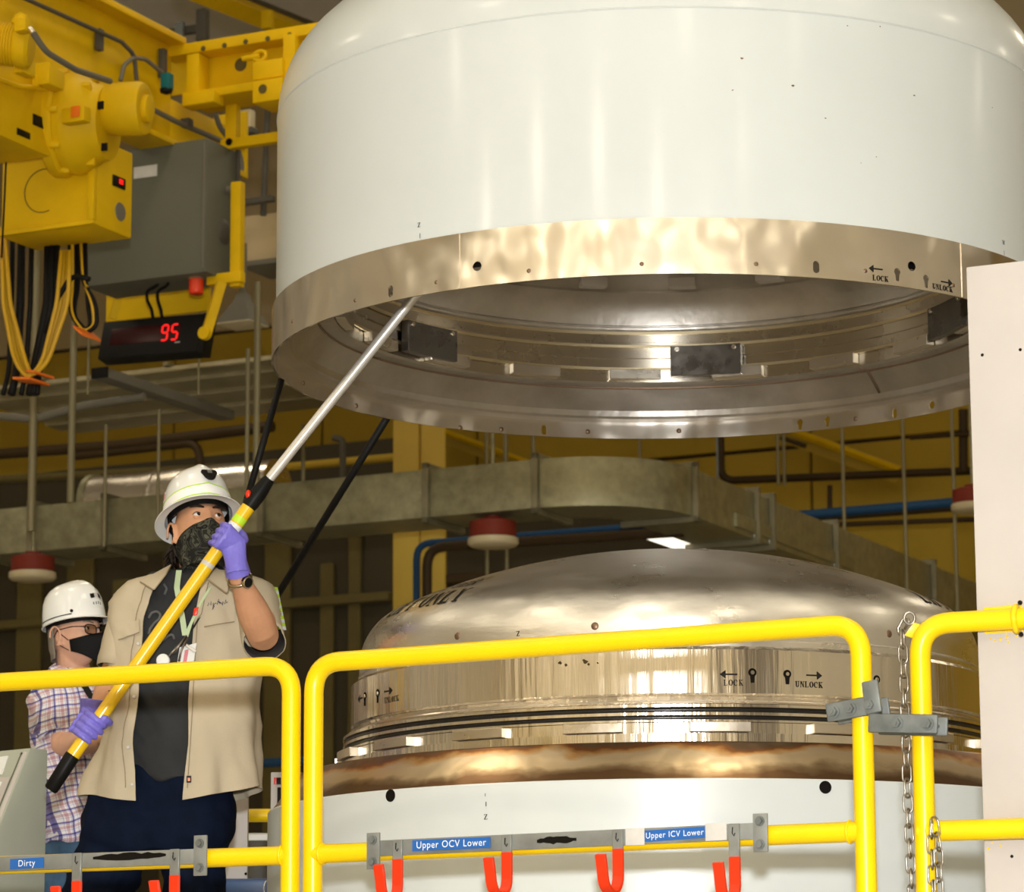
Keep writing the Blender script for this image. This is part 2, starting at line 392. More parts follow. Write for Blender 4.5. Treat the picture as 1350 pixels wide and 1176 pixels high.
def stencil(name, s, px, py, r, h, par, wf=1.0):
    t, z = on(px, py, r); return obj(name, lettering(nb(), s, h, onr(r, t, z-h/2), wf), M['mark'], par, 0)
for s, px, py, h in (('<', 1155, 354.5, .024), ('LOCK', 1161, 367, .0155), ('UNLOCK', 1243, 379.5, .0155), ('>', 1248.5, 372.5, .024)):
    stencil('stencil_mark', s, px, py, RB, h, lid, .88)
for s, px, py in (('Z', 553, 296.5), ('W', 1323, 320)): stencil('stencil_mark', s, px, py, RW, .013, lid)
for s, px, py in (('|', 554, 311), ('|', 1323.5, 333.5)): stencil('stencil_mark', s, px, py, RW, .014, lid, .7)
# chips and scuffs in the enamel
for px, py, s in ((978, 77, 5), (966, 119, 4), (1045, 113, 5), (1205, 126, 5), (1160, 35, 3), (1155, 207, 3), (1135, 215, 2), (1308, 142, 3), (1088, 156, 4), (1117, 34, 3)):
    t, z = on(px, py, RW); bmq = nb(); rr = random.Random(px)
    bmq.faces.new([bmq.verts.new(cyl(RW+.0008, t+s*.0009*cos(k*pi/4)*rr.uniform(.4, 1.1), z+s*.0007*sin(k*pi/4)*rr.uniform(.4, 1.1))) for k in range(8)])
    obj('paint_chip', bmq, M['copper'], lid, 0)
# inside of the lid
inner = [(RB-.006, 2.187), (1.135, 2.190), (1.128, 2.197), (1.122, 2.215), (1.075, 2.262), (1.055, 2.280), (1.012, 2.284), (1.004, 2.290)]
obj('inner_cone', lathe(nb(), inner, C0, 160), M['inner'], lid, 25)
bands = [(1.004, 2.290), (1.004, 2.332), (.992, 2.334), (.992, 2.366), (.985, 2.368), (.985, 2.404), (.975, 2.407), (.975, 2.418), (.984, 2.421), (.984, 2.455)]
obj('inner_ring', lathe(nb(), bands, C0, 160), M['inner2'], lid, 25)
kn = [(.984, 2.455), (.976, 2.462), (.972, 2.475), (.955, 2.512), (.93, 2.545), (.905, 2.562), (.895, 2.57), (.895, 2.578), (.80, 2.62), (.6, 2.67), (.3, 2.70), (0, 2.71)]
obj('inner_head', lathe(nb(), kn, C0, 160), M['inner'], lid, 25)
for z_, r_ in ((2.4065, .9745), (2.452, .981), (2.3325, .9915)): obj('ledge', lathe(nb(), [(r_+.006, z_-.005), (r_-.001, z_-.005), (r_-.001, z_+.004), (r_+.006, z_+.004)], C0, 160), M['gold'], lid, 30)
for k in range(18):
    a = R(8+20*k)
    obj('lug', bevel(lathe(nb(), [(1.003, 2.294), (.972, 2.294), (.972, 2.328), (1.003, 2.328)], C0, 6, a, a+R(10), close=True), .002, 1), M['lug'], lid, 30)
for k in range(6):
    a = pi/2-R(11+60*k); dw = .123
    bmq = lathe(nb(), [(.985, 2.300), (.955, 2.300), (.955, 2.402), (.985, 2.402)], C0, 6, a-dw, a+dw, close=True)
    obj('lock_plate', bevel(bmq, .002, 1), M['plate'], lid, 30)
    for da in (-.1, .1):
        bq = nb(); p = V((VC.x+.955*cos(a+da), VC.y+.955*sin(a+da), 2.39)); bolt(bq, p, -V((cos(a+da), sin(a+da), 0)), .006, .004)
        obj('plate_screw', bq, M['steel'], lid, 30)
for k in range(18):
    a = R(3+20*k); c, s = cos(a), sin(a); d = V((c, s, 0)); x = V((-s, c, 0))
    obj('spacer_block', boxb(V(C0)+d*.83-x*.045+BZ*2.575, d*.05, x*.09, BZ*.035, .006), M['panel'], lid, 30)
obj('weld_bead', tube(nb(), [V(C0)+V((.972*cos(t*pi/60), .972*sin(t*pi/60), 2.472)) for t in range(120)], .004, 6, closed=True), M['inner'], lid, 180)
obj('weld_bead', tube(nb(), [V(C0)+V((1.054*cos(t*pi/60), 1.054*sin(t*pi/60), 2.279)) for t in range(120)], .004, 6, closed=True), M['copper'], lid, 180)
for px in (1155,):
    t, z = onfar(px, 500, 1.1); d = V((sin(t), -cos(t), 0))
    obj('weld_seam', tube(nb(), [V(C0)+d*(r_-.002)+BZ*z_ for r_, z_ in inner[3:7]], .0035, 6), M['copper'], lid, 180)
# torn strip of white film on top of the lid and the hoisting ring
p0 = at(500, 8, 9.6)
for k in range(5):
    q = [at(488+k*3+random.uniform(-6, 6), 12-3*j+random.uniform(-2, 2), 9.62) for j in range(4)]
    obj('frayed_thread', tube(nb(), q, .0012, 5), M['lwhite'], lid, 180)
place(lid, C0+V((0, 0, ZR)) if False else V(C0)+V((0, 0, ZR)))
# --- lower vessel body
ZW = .775
body = thing('storage_vessel', 'white enamelled lower vessel with heat-tinted steel collar and lug ring, behind the hooks', 'vessel', C0)
tint = mat('heat_tinted_steel', (.5, .4, .3), .3, 1)
nt = tint.node_tree; b = nt.nodes['Principled BSDF']
tc = node(tint, 'ShaderNodeTexCoord'); sp = node(tint, 'ShaderNodeSeparateXYZ'); nz = node(tint, 'ShaderNodeTexNoise', Scale=5.0, Detail=5.0)
mp = node(tint, 'ShaderNodeMapping'); mp.inputs['Scale'].default_value = (1, 1, 2)
ad = node(tint, 'ShaderNodeMath', operation='MULTIPLY_ADD'); ad.inputs[1].default_value = 9.4; ad.inputs[2].default_value = -.15
ad2 = node(tint, 'ShaderNodeMath', operation='MULTIPLY_ADD'); ad2.inputs[1].default_value = 1.0
sb = node(tint, 'ShaderNodeMath', operation='ADD'); sb.inputs[1].default_value = -.5
rp = node(tint, 'ShaderNodeValToRGB'); cr = rp.color_ramp
for pos, c in ((0, (.16, .09, .045)), (.16, (.30, .21, .12)), (.3, (.62, .48, .30)), (.55, (.66, .53, .36)), (.66, (.60, .34, .13)), (.74, (.30, .12, .045)), (.83, (.20, .13, .08)), (1, (.26, .19, .12))):
    e = cr.elements.new(min(.999, pos+.0005)); e.color = (*c, 1)
cr.elements[0].color = (.16, .09, .045, 1); cr.elements[len(cr.elements)-1].color = (.26, .19, .12, 1)
nt.links.new(tc.outputs['Object'], mp.inputs[0]); nt.links.new(mp.outputs[0], nz.inputs['Vector']); nt.links.new(tc.outputs['Object'], sp.inputs[0])
nt.links.new(sp.outputs['Z'], ad.inputs[0]); nt.links.new(nz.outputs[0], ad2.inputs[0]); nt.links.new(ad.outputs[0], ad2.inputs[2])
nt.links.new(ad2.outputs[0], sb.inputs[0]); nt.links.new(sb.outputs[0], rp.inputs[0]); nt.links.new(rp.outputs[0], b.inputs['Base Color'])
n2 = node(tint, 'ShaderNodeTexNoise', Scale=11.0); bp = node(tint, 'ShaderNodeBump', Strength=.25, Distance=.01)
nt.links.new(tc.outputs['Object'], n2.inputs['Vector']); nt.links.new(n2.outputs[0], bp.inputs['Height']); nt.links.new(bp.outputs[0], b.inputs['Normal'])
obj('shell', lathe(nb(), [(0, FZ), (1.15, FZ), (1.19, FZ+.03), (1.19, ZW-.004), (1.187, ZW), (1.17, ZW)], C0, 160), M['white'], body, 30)
col = obj('heat_tinted_collar', lathe(nb(), [(1.183, 0), (1.18, .004), (1.105, .102), (1.100, .106), (1.094, .106), (.96, .104)], C0, 160), tint, body, 30)
col.location = (0, 0, ZW-.001); col['label'] = 'brown heat-tinted steel collar'
obj('lug_ring', lathe(nb(), [(.965, ZW+.09), (.985, ZW+.09), (.985, .914), (.968, .916), (.968, .944), (.96, .946)], C0, 160), M['ring'], body, 25)
for k in range(18):
    a = R(-90+5.4+20*k)
    obj('lug', bevel(lathe(nb(), [(.966, .9165), (.996, .9165), (.996, .9435), (.966, .9435)], C0, 6, a-R(4.8), a+R(4.8), close=True), .0015, 1), M['lug'], body, 30)
obj('flange', lathe(nb(), [(.955, .944), (.968, .946), (.968, .952), (.945, .954), (.945, .962), (.970, .964), (.970, .972), (.945, .974), (.945, .984), (.970, .986), (.970, .994), (.94, .996), (.93, .998), (.93, 1.03)], C0, 160), M['ring'], body, 25)
for z in (.958, .979):
    obj('seal_ring', tube(nb(), [V(C0)+V((.957*cos(t*pi/80), .957*sin(t*pi/80), z)) for t in range(160)], .0085, 8, closed=True), M['oring'], body, 180)
for px, py in ((515, 1049), (1088, 1038)):
    t, z = on(px, py, 1.19); n = V((sin(t), -cos(t), 0))
    obj('bolt_hole', lathe(nb(), [(.017, -.004), (.017, .002), (.011, .002), (.0105, .0006), (0, .0006)], cyl(1.19, t, z), 16, axis=n), M['hole'], body, 40)
for s, px, py, h in (('Z', 641, 1077, .014), ('|', 641, 1060, .012), ('|', 640, 1048, .008)):
    t, z = on(px, py, 1.19); obj('stencil_mark', lettering(nb(), s, h, onr(1.19, t, z-h/2)), M['mark'], body, 0)
place(body, V(C0)+BZ*FZ)
M['olive2'] = mat('brown_grease', (.10, .075, .035), .5, spec=.2)
# --- inner lid: locking ring and dome
dome = thing('inner_vessel_cover', 'stainless steel domed inner lid with locking ring, seated on the white lower vessel', 'lid', C0)
RL = .947
obj('locking_ring', lathe(nb(), [(.93, 1.004), (.935, 1.004), (.937, 1.012), (.94, 1.0185), (RL-.004, 1.020), (RL, 1.026), (RL, 1.145), (RL-.012, 1.156), (.925, 1.158)], C0, 160), M['ring'], dome, 25)
obj('spring_ring', lathe(nb(), [(.92, .997), (.955, .997), (.957, 1.002), (.955, 1.006), (.92, 1.006)], C0, 120), M['steel'], dome, 25)
DP = [(.922, 1.15), (.922, 1.172), (.9245, 1.176), (.922, 1.18)]+tori(.922, .17, 1.98, 1.212, 12, 24)
obj('dome', lathe(nb(), DP, C0, 180), M['dome'], dome, 30)
def on_dome(t, s, off=.0015):     # s = arc length up the profile from the knuckle's tangent line
    P = DP[3:]; acc = 0
    for i in range(len(P)-1):
        L = sqrt((P[i+1][0]-P[i][0])**2+(P[i+1][1]-P[i][1])**2)
        if acc+L >= s or i == len(P)-2:
            k = (s-acc)/L; r = P[i][0]+(P[i+1][0]-P[i][0])*k; z = P[i][1]+(P[i+1][1]-P[i][1])*k
            nr, nz_ = (P[i+1][1]-P[i][1])/L, -(P[i+1][0]-P[i][0])/L
            return cyl(r+nr*off, t, z+nz_*off)
        acc += L
def dome_text(s, t0, s0, h, r, wf=1):
    obj('stencil_mark', lettering(nb(), s, h, lambda u, v: on_dome(t0+u/r, s0+v), wf, None, 4, 5), M['mark'], dome, 0)
dome_text('LIFT ONLY', R(-57.5), .155, .075, .85, .70)
dome_text('LID LIFTER', R(-60), .272, .058, .78, .72)
dome_text('LIFT ONLY', R(70), .165, .082, .85, .72)
dome_text('FT', R(-46), .565, .05, .5, 1)
for px, py, s in (('<', 961, 889), ('LOCK', 967, 900), ('UNLOCK', 1067, 902.5), ('>', 1074, 890.5)):
    t, z = on(py, s, RL); h = .026 if px in '<>' else .0165
    obj('stencil_mark', lettering(nb(), px, h, onr(RL, t, z-h/2), .88), M['mark'], dome, 0)
t, z = on(512, 911, RL); obj('stencil_mark', lettering(nb(), '>', .026, onr(RL, t, z-.013), .88), M['mark'], dome, 0)
t, z = on(516, 922, RL); obj('stencil_mark', lettering(nb(), 'UNLOCK', .0165, onr(RL, t, z-.008), .88), M['mark'], dome, 0)
t, z = on(475, 921, RL); obj('stencil_mark', lettering(nb(), '<', .026, onr(RL, t, z-.013), .88), M['mark'], dome, 0)
t, z = on(684, 834, .92); obj('stencil_mark', lettering(nb(), 'Z', .014, onr(.9215, t, z-.01)), M['mark'], dome, 0)
for px, py in ((992, 890), (1038, 892), (498, 917), (481, 921), (1156, 899)):
    t, z = on(px, py, RL); n = V((sin(t), -cos(t), 0)); x = V((cos(t), sin(t), 0)); c = cyl(RL-.004, t, z)
    P = [(.0115*cos(R(-55+290*k/14)), .007+.0115*sin(R(-55+290*k/14))) for k in range(15)]+[(-.005, -.021), (.005, -.021)]
    obj('key_slot', disc_prism(nb(), [c+x*a+BZ*b_ for a, b_ in P], n*.0048), M['hole'], dome, 0)
    obj('slot_pin', lathe(nb(), [(0, .002), (.005, .002), (.0062, 0), (.0062, -.004)], cyl(RL+.001, t, z+.007), 12, axis=n), M['steel'], dome, 50)
for px, py in ((605, 839), (785, 826), (1170, 836)):
    t, z = on(px, py, .915); dimple('scorch_spot', t, z, .013, .905 if z > 1.26 else .921, M['copper'], dome)
for px, py, s in ((738, 874, 6), (746, 877, 5), (771, 872, 9), (776, 876, 5), (788, 874, 3)):
    t, z = on(px, py, RL); bmq = nb(); rr = random.Random(px)
    bmq.faces.new([bmq.verts.new(cyl(RL+.0008, t+s*.0011*cos(k*pi/5)*rr.uniform(.4, 1.1), z+s*.0009*sin(k*pi/5)*rr.uniform(.4, 1.1))) for k in range(10)]); obj('grease_spot', bmq, M['olive2'], dome, 0)
place(dome, V(C0)+BZ*.997)
# ================================================================== guard railings
RP = .0241
ZT, ZM = 1.02, .548
def rail_pt(px, z, line):      # point of the vertical plane through the railing line
    (x0, y0), (x1, y1) = line; d = ray(px, 800); d = V((d.x/d.y, 1, 0))
    # intersect ground-projected ray with the line
    A, B = V((x0, y0, 0)), V((x1, y1, 0)); e = B-A
    den = d.x*e.y-d.y*e.x; t = (A.x*e.y-A.y*e.x)/den
    p = d*t; 
    for _ in range(3):        # the camera rolls a little: refine at the height itself
        q = p+BZ*z; px_ = W/2+FPX*q.dot(CX)/q.dot(_f); p = p+e.normalized()*((px-px_)/FPX*q.dot(_f)/e.normalized().dot(CX))
    return p+BZ*z
a, c = atz(439, 872.6, ZT), atz(1098, 825, ZT); LM = ((a.x, a.y), (c.x, c.y))
a2, c2 = atz(0, 899.5, ZT), atz(358, 878.3, ZT); LL = ((a2.x, a2.y), (c2.x, c2.y))
a3, c3 = atz(1237, 821.6, ZT), atz(1310, 817.5, ZT); LR = ((a3.x, a3.y), (c3.x, c3.y))
RDIR = (V((LM[1][0], LM[1][1], 0))-V((LM[0][0], LM[0][1], 0))).normalized(); RN = V((RDIR.y, -RDIR.x, 0))   # towards the camera
if RN.y > 0: RN = -RN
def railing(px0, px1, line, label, mid0=None, mid1=None, end1=True):
    t = thing('guard_railing', label, 'railing', group=None)
    p0, p1 = rail_pt(px0, ZT, line), rail_pt(px1, ZT, line)
    pts = [p0+BZ*(PZ-ZT), p0, p1]+([p1+BZ*(PZ-ZT)] if end1 else [])
    obj('top_rail_and_posts', tube(nb(), fillet(pts, .075, 9), RP, 20), M['rail'], t, 60)
    m0, m1 = rail_pt(px0, ZM, line), rail_pt(px1, ZM, line)
    if not end1: m1 = m1+(p1-p0).normalized()*.0
    obj('mid_rail', tube(nb(), [m0, m1], RP*.97, 20), M['rail'], t, 60)
    for q in ([m0, m1] if end1 else [m0]):
        s = 1 if q is m0 else -1; d = (m1-m0).normalized()*s
        obj('weld_bead', tube(nb(), [q+d*(RP*1.02)+(d.cross(BZ)*cos(k*pi/8)+BZ*sin(k*pi/8))*RP for k in range(16)], .004, 6, closed=True), M['rail'], t, 180)
    for q in ([p0, p1] if end1 else [p0]):
        obj('base_flange', lathe(nb(), [(0, 0), (.06, 0), (.06, .008), (.03, .012), (.0245, .02)], (q.x, q.y, PZ), 20), M['rail'], t)
    place(t, (p0.x, p0.y, PZ)); return t
railing(-260, 384.5, LL, 'yellow pipe railing in front of the two workers')
railing(414, 1134, LM, 'yellow pipe railing across the white vessel, with a rack of four red hooks')
t = railing(1212, 1420, LR, 'yellow pipe railing section fixed to the beige panel beside the chain', end1=False)
e1 = rail_pt(1340, ZT, LR); d3 = V((LR[1][0]-LR[0][0], LR[1][1]-LR[0][1], 0)).normalized()
rq = [obj('mounting_ring', tube(nb(), [e1+(d3.cross(BZ)*cos(k*pi/12)+BZ*sin(k*pi/12))*(RP+.004) for k in range(24)], .007, 8, closed=True), M['rail'], None, 180)]
for s in (-1, 1):
    bq = nb(); bolt(bq, e1+BZ*s*.036+d3*.010, -BV*1, .004, .006); rq.append(obj('mounting_bolt', bq, M['black'], None))
for o in rq:
    o.parent = t; o.location = o.location-t.location
# ------------------------------------------------------------------ beige panel at the right
vp = rail_pt(1300, ZT, LR).dot(BV)+RP+.012
a = atv(1273.5, 352, vp); zt = a.z; u0 = a.dot(BU)
pan = thing('steel_panel', 'tall beige painted steel cabinet with small screw holes, right of the vessels', 'cabinet')
obj('cabinet_shell', boxb(P_uv(u0, vp, PZ), BU*.62, BV*.32, BZ*(zt-PZ), .004), M['panel'], pan)
for px, py in ((1295, 468), (1345, 461), (1334, 1129)):
    p = atv(px, py, vp); obj('screw_hole', lathe(nb(), [(0, .0008), (.0035, .0008), (.0045, -.001)], p, 12, axis=-BV), M['hole'], pan)
sq = nb(); rr = random.Random(3)         # yellow overspray where the rail meets the panel
for k in range(34):
    px, py = 1300+rr.uniform(0, 50), rr.choice([802, 803, 806, 836, 840, 1083, 1118])+rr.gauss(0, 3)
    p = atv(px, py, vp-.0006); r_ = rr.uniform(.0008, .003); 
    sq.faces.new([sq.verts.new(p+BU*r_*cos(i*pi/4)*1.4+BZ*r_*sin(i*pi/4)) for i in range(8)])
pt = atv(1297, 801, vp-.0005); sq.faces.new([sq.verts.new(q) for q in (pt, pt+BU*.09, pt+BU*.09-BZ*.06, pt-BZ*.06)])
o = obj('paint_overspray', sq, M['rail'], pan, 0); o['kind'] = 'stuff'
place(pan, P_uv(u0, vp, PZ))
# ------------------------------------------------------------------ clamps joining two railings
def clamp(pa, pb, bolts, label, tilt=0, lug=False):
    # pa, pb: pixel ends on a plane just in front of the railing
    off = RP+.004
    def pt(px, py): 
        z = rail_z(px, py); return rail_pt(px, z, LM)+RN*off
    A, B = pt(*pa), pt(*pb); d = (B-A).normalized(); n = RN; up = n.cross(d).normalized()
    if up.z < 0: up = -up
    h = .043; t = thing('rail_clamp', label, 'clamp')
    obj('front_plate', boxb(A-up*h/2, (B-A), n*.007, up*h, .005), M['zinc'], t)
    obj('rear_plate', boxb(A-up*h/2-n*(2*off+.006), (B-A), n*.007, up*h, .005), M['zinc'], t)
    for f in bolts:
        p = A+(B-A)*f+n*.007; bq = nb(); bolt(bq, p, n, .0115, .011); tube(bq, [p-n*(2*off+.02), p+n*.016], .0055, 10); obj('clamp_bolt', bq, M['zinc'], t)
    if lug:
        bq = hexa(nb(), B-d*.034-up*.02, d*.04, n*.012, up*.075); obj('latch_lug', bevel(bq, .005), M['zinc'], t)
    place(t, A); return t
def rail_z(px, py):
    lo, hi = 0, 2
    for _ in range(40):
        z = (lo+hi)/2; p = rail_pt(px, z, LM)+RN*RP; y = H/2-FPX*p.dot(CU)/p.dot(_f)
        if y > py: lo = z
        else: hi = z
    return lo
clamp((1097, 941), (1166, 928), (.14, .46, .84), 'scuffed grey clamp bolted on the right post of the hook railing', lug=True)
clamp((1152, 953.5), (1243, 955), (.42, .86), 'grey two-bolt clamp on the post beside the hanging chain')
# ------------------------------------------------------------------ hook racks
def rack(px0, py0, px1, py1, hooks, plates, labels, smear, label, hooklab, line, tapes=()):
    def pt(px, py, off):
        lo, hi = 0, 2
        for _ in range(40):
            z = (lo+hi)/2; p = rail_pt(px, z, line)+RN*off; y = H/2-FPX*p.dot(CU)/p.dot(_f)
            if y > py: lo = z
            else: hi = z
        return rail_pt(px, lo, line)+RN*off
    off = RP+.002; h = .038
    t = thing('hook_rack', label, 'rack')
    A, B = pt(px0, py0, off), pt(px1, py1, off); d = (B-A).normalized()
    obj('bar', boxb(A-BZ*h/2, B-A, RN*.005, BZ*h, .0015), M['bar'], t)
    for px, py, hh in plates:
        c = pt(px, py, off+.004); pl = obj('end_plate', boxb(c-d*.018-BZ*hh/2, d*.036, RN*.006, BZ*hh, .0015), M['bar'], t)
        for s in (-1, 1):
            bq = nb(); bolt(bq, c+RN*.006+BZ*s*hh*.3, RN, .0085, .009); obj('plate_bolt', bq, M['zinc'], pl)
    for px, py, pyred in hooks:
        c = pt(px, py, off+.0055); w_ = .027; zr = pt(px, pyred, off).z
        def strip(prof, name, mt, par):
            bq = nb(); n = len(prof); L = []
            for i, (o_, z) in enumerate(prof):
                a_ = V(prof[max(0, i-1)]); b_ = V(prof[min(n-1, i+1)]); tg = (b_-a_).normalized(); nn = V((tg.y, -tg.x))
                th = .0035 if mt is M['bar'] else .0048
                for s in (-1, 1): L.append([bq.verts.new(V((c.x, c.y, 0))+d*(w_/2*k)+RN*(o_+s*nn.x*th)+BZ*(z+s*nn.y*th)) for k in (-1, 1)])
            for i in range(n-1):
                a1, b1, a2_, b2 = L[2*i], L[2*i+1], L[2*i+2], L[2*i+3]
                for q in ((a1[0], a1[1], a2_[1], a2_[0]), (b1[0], b1[1], b2[1], b2[0]), (a1[0], b1[0], b2[0], a2_[0]), (a1[1], b1[1], b2[1], a2_[1])): bq.faces.new(q)
            for e_ in (0, n-1): bq.faces.new((L[2*e_][0], L[2*e_][1], L[2*e_+1][1], L[2*e_+1][0]))
            return obj(name, bevel(bq, .0015, 1), mt, par, 40)
        ztop = c.z+.02
        sh = strip([(.002, ztop), (.002, zr+.002)], 'hook', M['bar'], t)
        bend = [(.002, zr+.006), (.002, zr-.012), (.002, zr-.055)]+[(.042-.04*cos(R(k*15)), zr-.055-.042*sin(R(k*15))) for k in range(1, 12)]+[(.086, zr-.04), (.094, zr-.012)]
        hk = strip(bend, 'red_dip', M['redhook'], sh); hk['label'] = hooklab
        obj('shank_mark', tube(nb(), [c+RN*.007+BZ*z_+d*x_ for z_, x_ in ((.012, -.002), (-.002, -.003), (-.008, .001), (-.002, .004))], .0012, 5), M['hole'], sh, 180)
    for text, x0, y0, x1, y1, tsz in labels:
        a_, b_ = pt(x0, y0, off+.007), pt(x1, y1, off+.007); hh = .0262
        lb = obj('name_plate', boxb(a_-BZ*hh/2, b_-a_, RN*.002, BZ*hh, .0006), M['blue'], t, 0); lb['label'] = 'blue plate reading '+text
        cv = bpy.data.curves.new('text', 'FONT'); cv.body = text; cv.size = tsz; cv.align_x = 'CENTER'; cv.align_y = 'CENTER'; cv.space_character = 1.12
        to = bpy.data.objects.new('lettering', cv); COL.objects.link(to); bpy.context.view_layer.update()
        me = bpy.data.meshes.new_from_object(to.evaluated_get(bpy.context.evaluated_depsgraph_get())); bpy.data.objects.remove(to)
        ex = (b_-a_).normalized(); c_ = (a_+b_)/2+RN*.0026
        for v_ in me.vertices: v_.co = c_+ex*v_.co.x*.93+BZ*v_.co.y
        obj('lettering', me, M['lwhite'], lb, 0)
    for x0, y0, x1, y1 in tapes:
        a_, b_ = pt(x0, y0, off+.0068), pt(x1, y1, off+.0068); obj('pale_tape', boxb(a_-BZ*.02, b_-a_, RN*.0012, BZ*.04, .0005), M['tape'], t, 0)
    for x0, y0, x1, y1 in smear:
        a_, b_ = pt(x0, y0, off+.0053), pt(x1, y1, off+.0053); rr = random.Random(int(x0)); bq = nb()
        up = [a_+(b_-a_)*(k/12)+BZ*(.010*sin(pi*min(1, k/12*.9+.05))**.5*rr.uniform(.6, 1.1)) for k in range(13)]
        lo_ = [a_+(b_-a_)*(k/12)-BZ*(.009*sin(pi*min(1, k/12*.9+.05))**.5*rr.uniform(.5, 1.1)) for k in range(13)]
        bq.faces.new([bq.verts.new(p) for p in up+lo_[::-1]]); obj('scraped_patch', bq, M['hole'], t, 0)
    place(t, A); return t
rack(500, 1119, 1010, 1095.5, [(533.5, 1118, 1136), (677, 1111.5, 1127), (823, 1105, 1122.5), (976, 1097.5, 1133)],
     [(501.5, 1122, .088), (1010.5, 1098, .088)],
     [('Upper OCV Lower', 553, 1115, 655.5, 1110.5, .0235), ('Upper ICV Lower', 858.5, 1102.5, 937.5, 1097, .0195)],
     [(716, 1109, 768, 1106.5)], 'grey hook rack with two blue name plates on the railing before the vessel', 'red vinyl-dipped hook end', LM, [(833, 1103.5, 858, 1102.5), (938, 1097.5, 966, 1096)])
rack(-60, 1142, 272, 1129, [(112, 1135, 1164.5), (240.5, 1130, 1157)], [(274, 1128, .100)], [('Dirty', 24, 1139.5, 68, 1137, .023)],
     [(132, 1131.5, 228, 1127)], 'grey hook rack with one blue plate on the railing before the workers', 'red vinyl-dipped hook end', LL)
# pale tape either side of the right-hand name plate
# ------------------------------------------------------------------ chains
def link_mesh(L=.044, w_=.02, r=.0026):
    pts = []
    for k in range(8): a_ = pi*k/7; pts.append((w_/2*cos(a_)*1.0-0, (L-w_)/2+w_/2*sin(a_)))
    for k in range(8): a_ = pi+pi*k/7; pts.append((w_/2*cos(a_), -(L-w_)/2+w_/2*sin(a_)))
    bq = tube(nb(), [V((x, 0, z)) for x, z in pts], r, 6, closed=True); bmesh.ops.recalc_face_normals(bq, faces=bq.faces)
    me = mesh_of(bq, 'link'); me.polygons.foreach_set('use_smooth', [True]*len(me.polygons)); me.materials.append(M['chain']); return me
LINK = link_mesh()
def chain(pts, label, off, L=.044, r=.0026):
    pts = [V(p) for p in pts]; t = thing('chain', label, 'chain', pts[0]); pitch = L-2*r*1.9
    seg = 0; acc = 0; tot = sum((pts[i+1]-pts[i]).length for i in range(len(pts)-1)); n = int(tot/pitch)
    def along(s):
        for i in range(len(pts)-1):
            l = (pts[i+1]-pts[i]).length
            if s <= l or i == len(pts)-2: return pts[i]+(pts[i+1]-pts[i])*(s/l), (pts[i+1]-pts[i]).normalized()
            s -= l
    for k in range(n):
        p, d = along((k+.5)*pitch); o = bpy.data.objects.new('link', LINK); COL.objects.link(o); o.parent = t
        z = d; tw = off+(k % 2)*pi/2+random.uniform(-.25, .25)
        x, y = frame_of(z); xx = x*cos(tw)+y*sin(tw); yy = z.cross(xx)
        mw = Matrix((xx, yy, z)).transposed().to_4x4(); mw.translation = p-pts[0]; o.matrix_local = mw
    return t
def cp(px, py, o=0.012):
    lo, hi = -1, 2
    for _ in range(40):
        z = (lo+hi)/2; p = rail_pt(px, z, LR)-RN*o; y = H/2-FPX*p.dot(CU)/p.dot(_f)
        if y > py: lo = z
        else: hi = z
    return rail_pt(px, lo, LR)-RN*o
ch = chain([cp(1187, 833), cp(1190, 930), cp(1192.5, 1010), cp(1197, 1120), cp(1202, 1215)], 'long hanging steel chain beside the bent post top', .5)
sh = obj('shackle', tube(nb(), [cp(1199, 815, -.0)+(CX*cos(k*pi/10)*.012+CU*sin(k*pi/10)*.014) for k in range(20)], .0032, 8, closed=True), M['chain'], ch, 180)
s2 = obj('snap_hook', tube(nb(), fillet([cp(1184, 838), cp(1181, 829), cp(1190, 812), cp(1197, 818), cp(1190, 830)], .008, 3), .0032, 8), M['chain'], ch, 180)
s3 = obj('eye_plate', boxb(cp(1193, 838, 0), CX*.022+CU*.03, RN*.005, (CX*.018-CU*.006), .002), M['rail'], ch)
for o in (sh, s2, s3): o.location = o.location-ch.location
chain([cp(1234, 1083, -.028), cp(1235, 1130, -.03), cp(1239, 1215, -.03)], 'short chain looped on the mid rail, upper strand', .3)
chain([cp(1238, 1080, -.032), cp(1243, 1110, -.03), cp(1245, 1215, -.03)], 'short chain looped on the mid rail, lower strand nearer the panel', 1.1)
# ================================================================== hall shell and far background
M['hallwhite'] = mat('pale_hall_paint', (.80, .76, .68), .8)
M['dark'] = mat('shade_brown_cladding', (.040, .030, .010), .8, var=.15, vscale=1)  # shade of the low background put into the colour
M['olive'] = mat('olive_cladding', (.115, .085, .018), .8, var=.15, vscale=1.5)
M['column'] = mat('column_yellow', (.62, .42, .06), .6, var=.06)
U0, U1, V0 = -20, 13, -12
wb = obj('wall_back', hexa(nb(), P_uv(U0, WV, FZ), BU*(U1-U0), BV*.2, BZ*(CZ_-FZ)), M['brown'], smooth=0); tag(wb, kind='structure')
for i in range(22):
    for j, (z0, z1) in enumerate(((FZ, 3.1), (3.12, 5.0), (5.02, 6.5), (6.52, CZ_))):
        obj('wall_panel', boxb(P_uv(U0+i*1.5+.01, WV, z0), BU*1.48, BV*-.05, BZ*(z1-z0-.01), .008, 1), M['ochre'] if z1 < 7 else M['beige'], wb, 30)
wl_ = tag(obj('wall_left', hexa(nb(), P_uv(U0-.2, V0, FZ), BU*.2, BV*(WV-V0), BZ*(CZ_-FZ)), M['hallwhite'], smooth=0), kind='structure')
tag(obj('wall_right', hexa(nb(), P_uv(U1, V0, FZ), BU*.2, BV*(WV-V0), BZ*(CZ_-FZ)), M['hallwhite'], smooth=0), kind='structure')
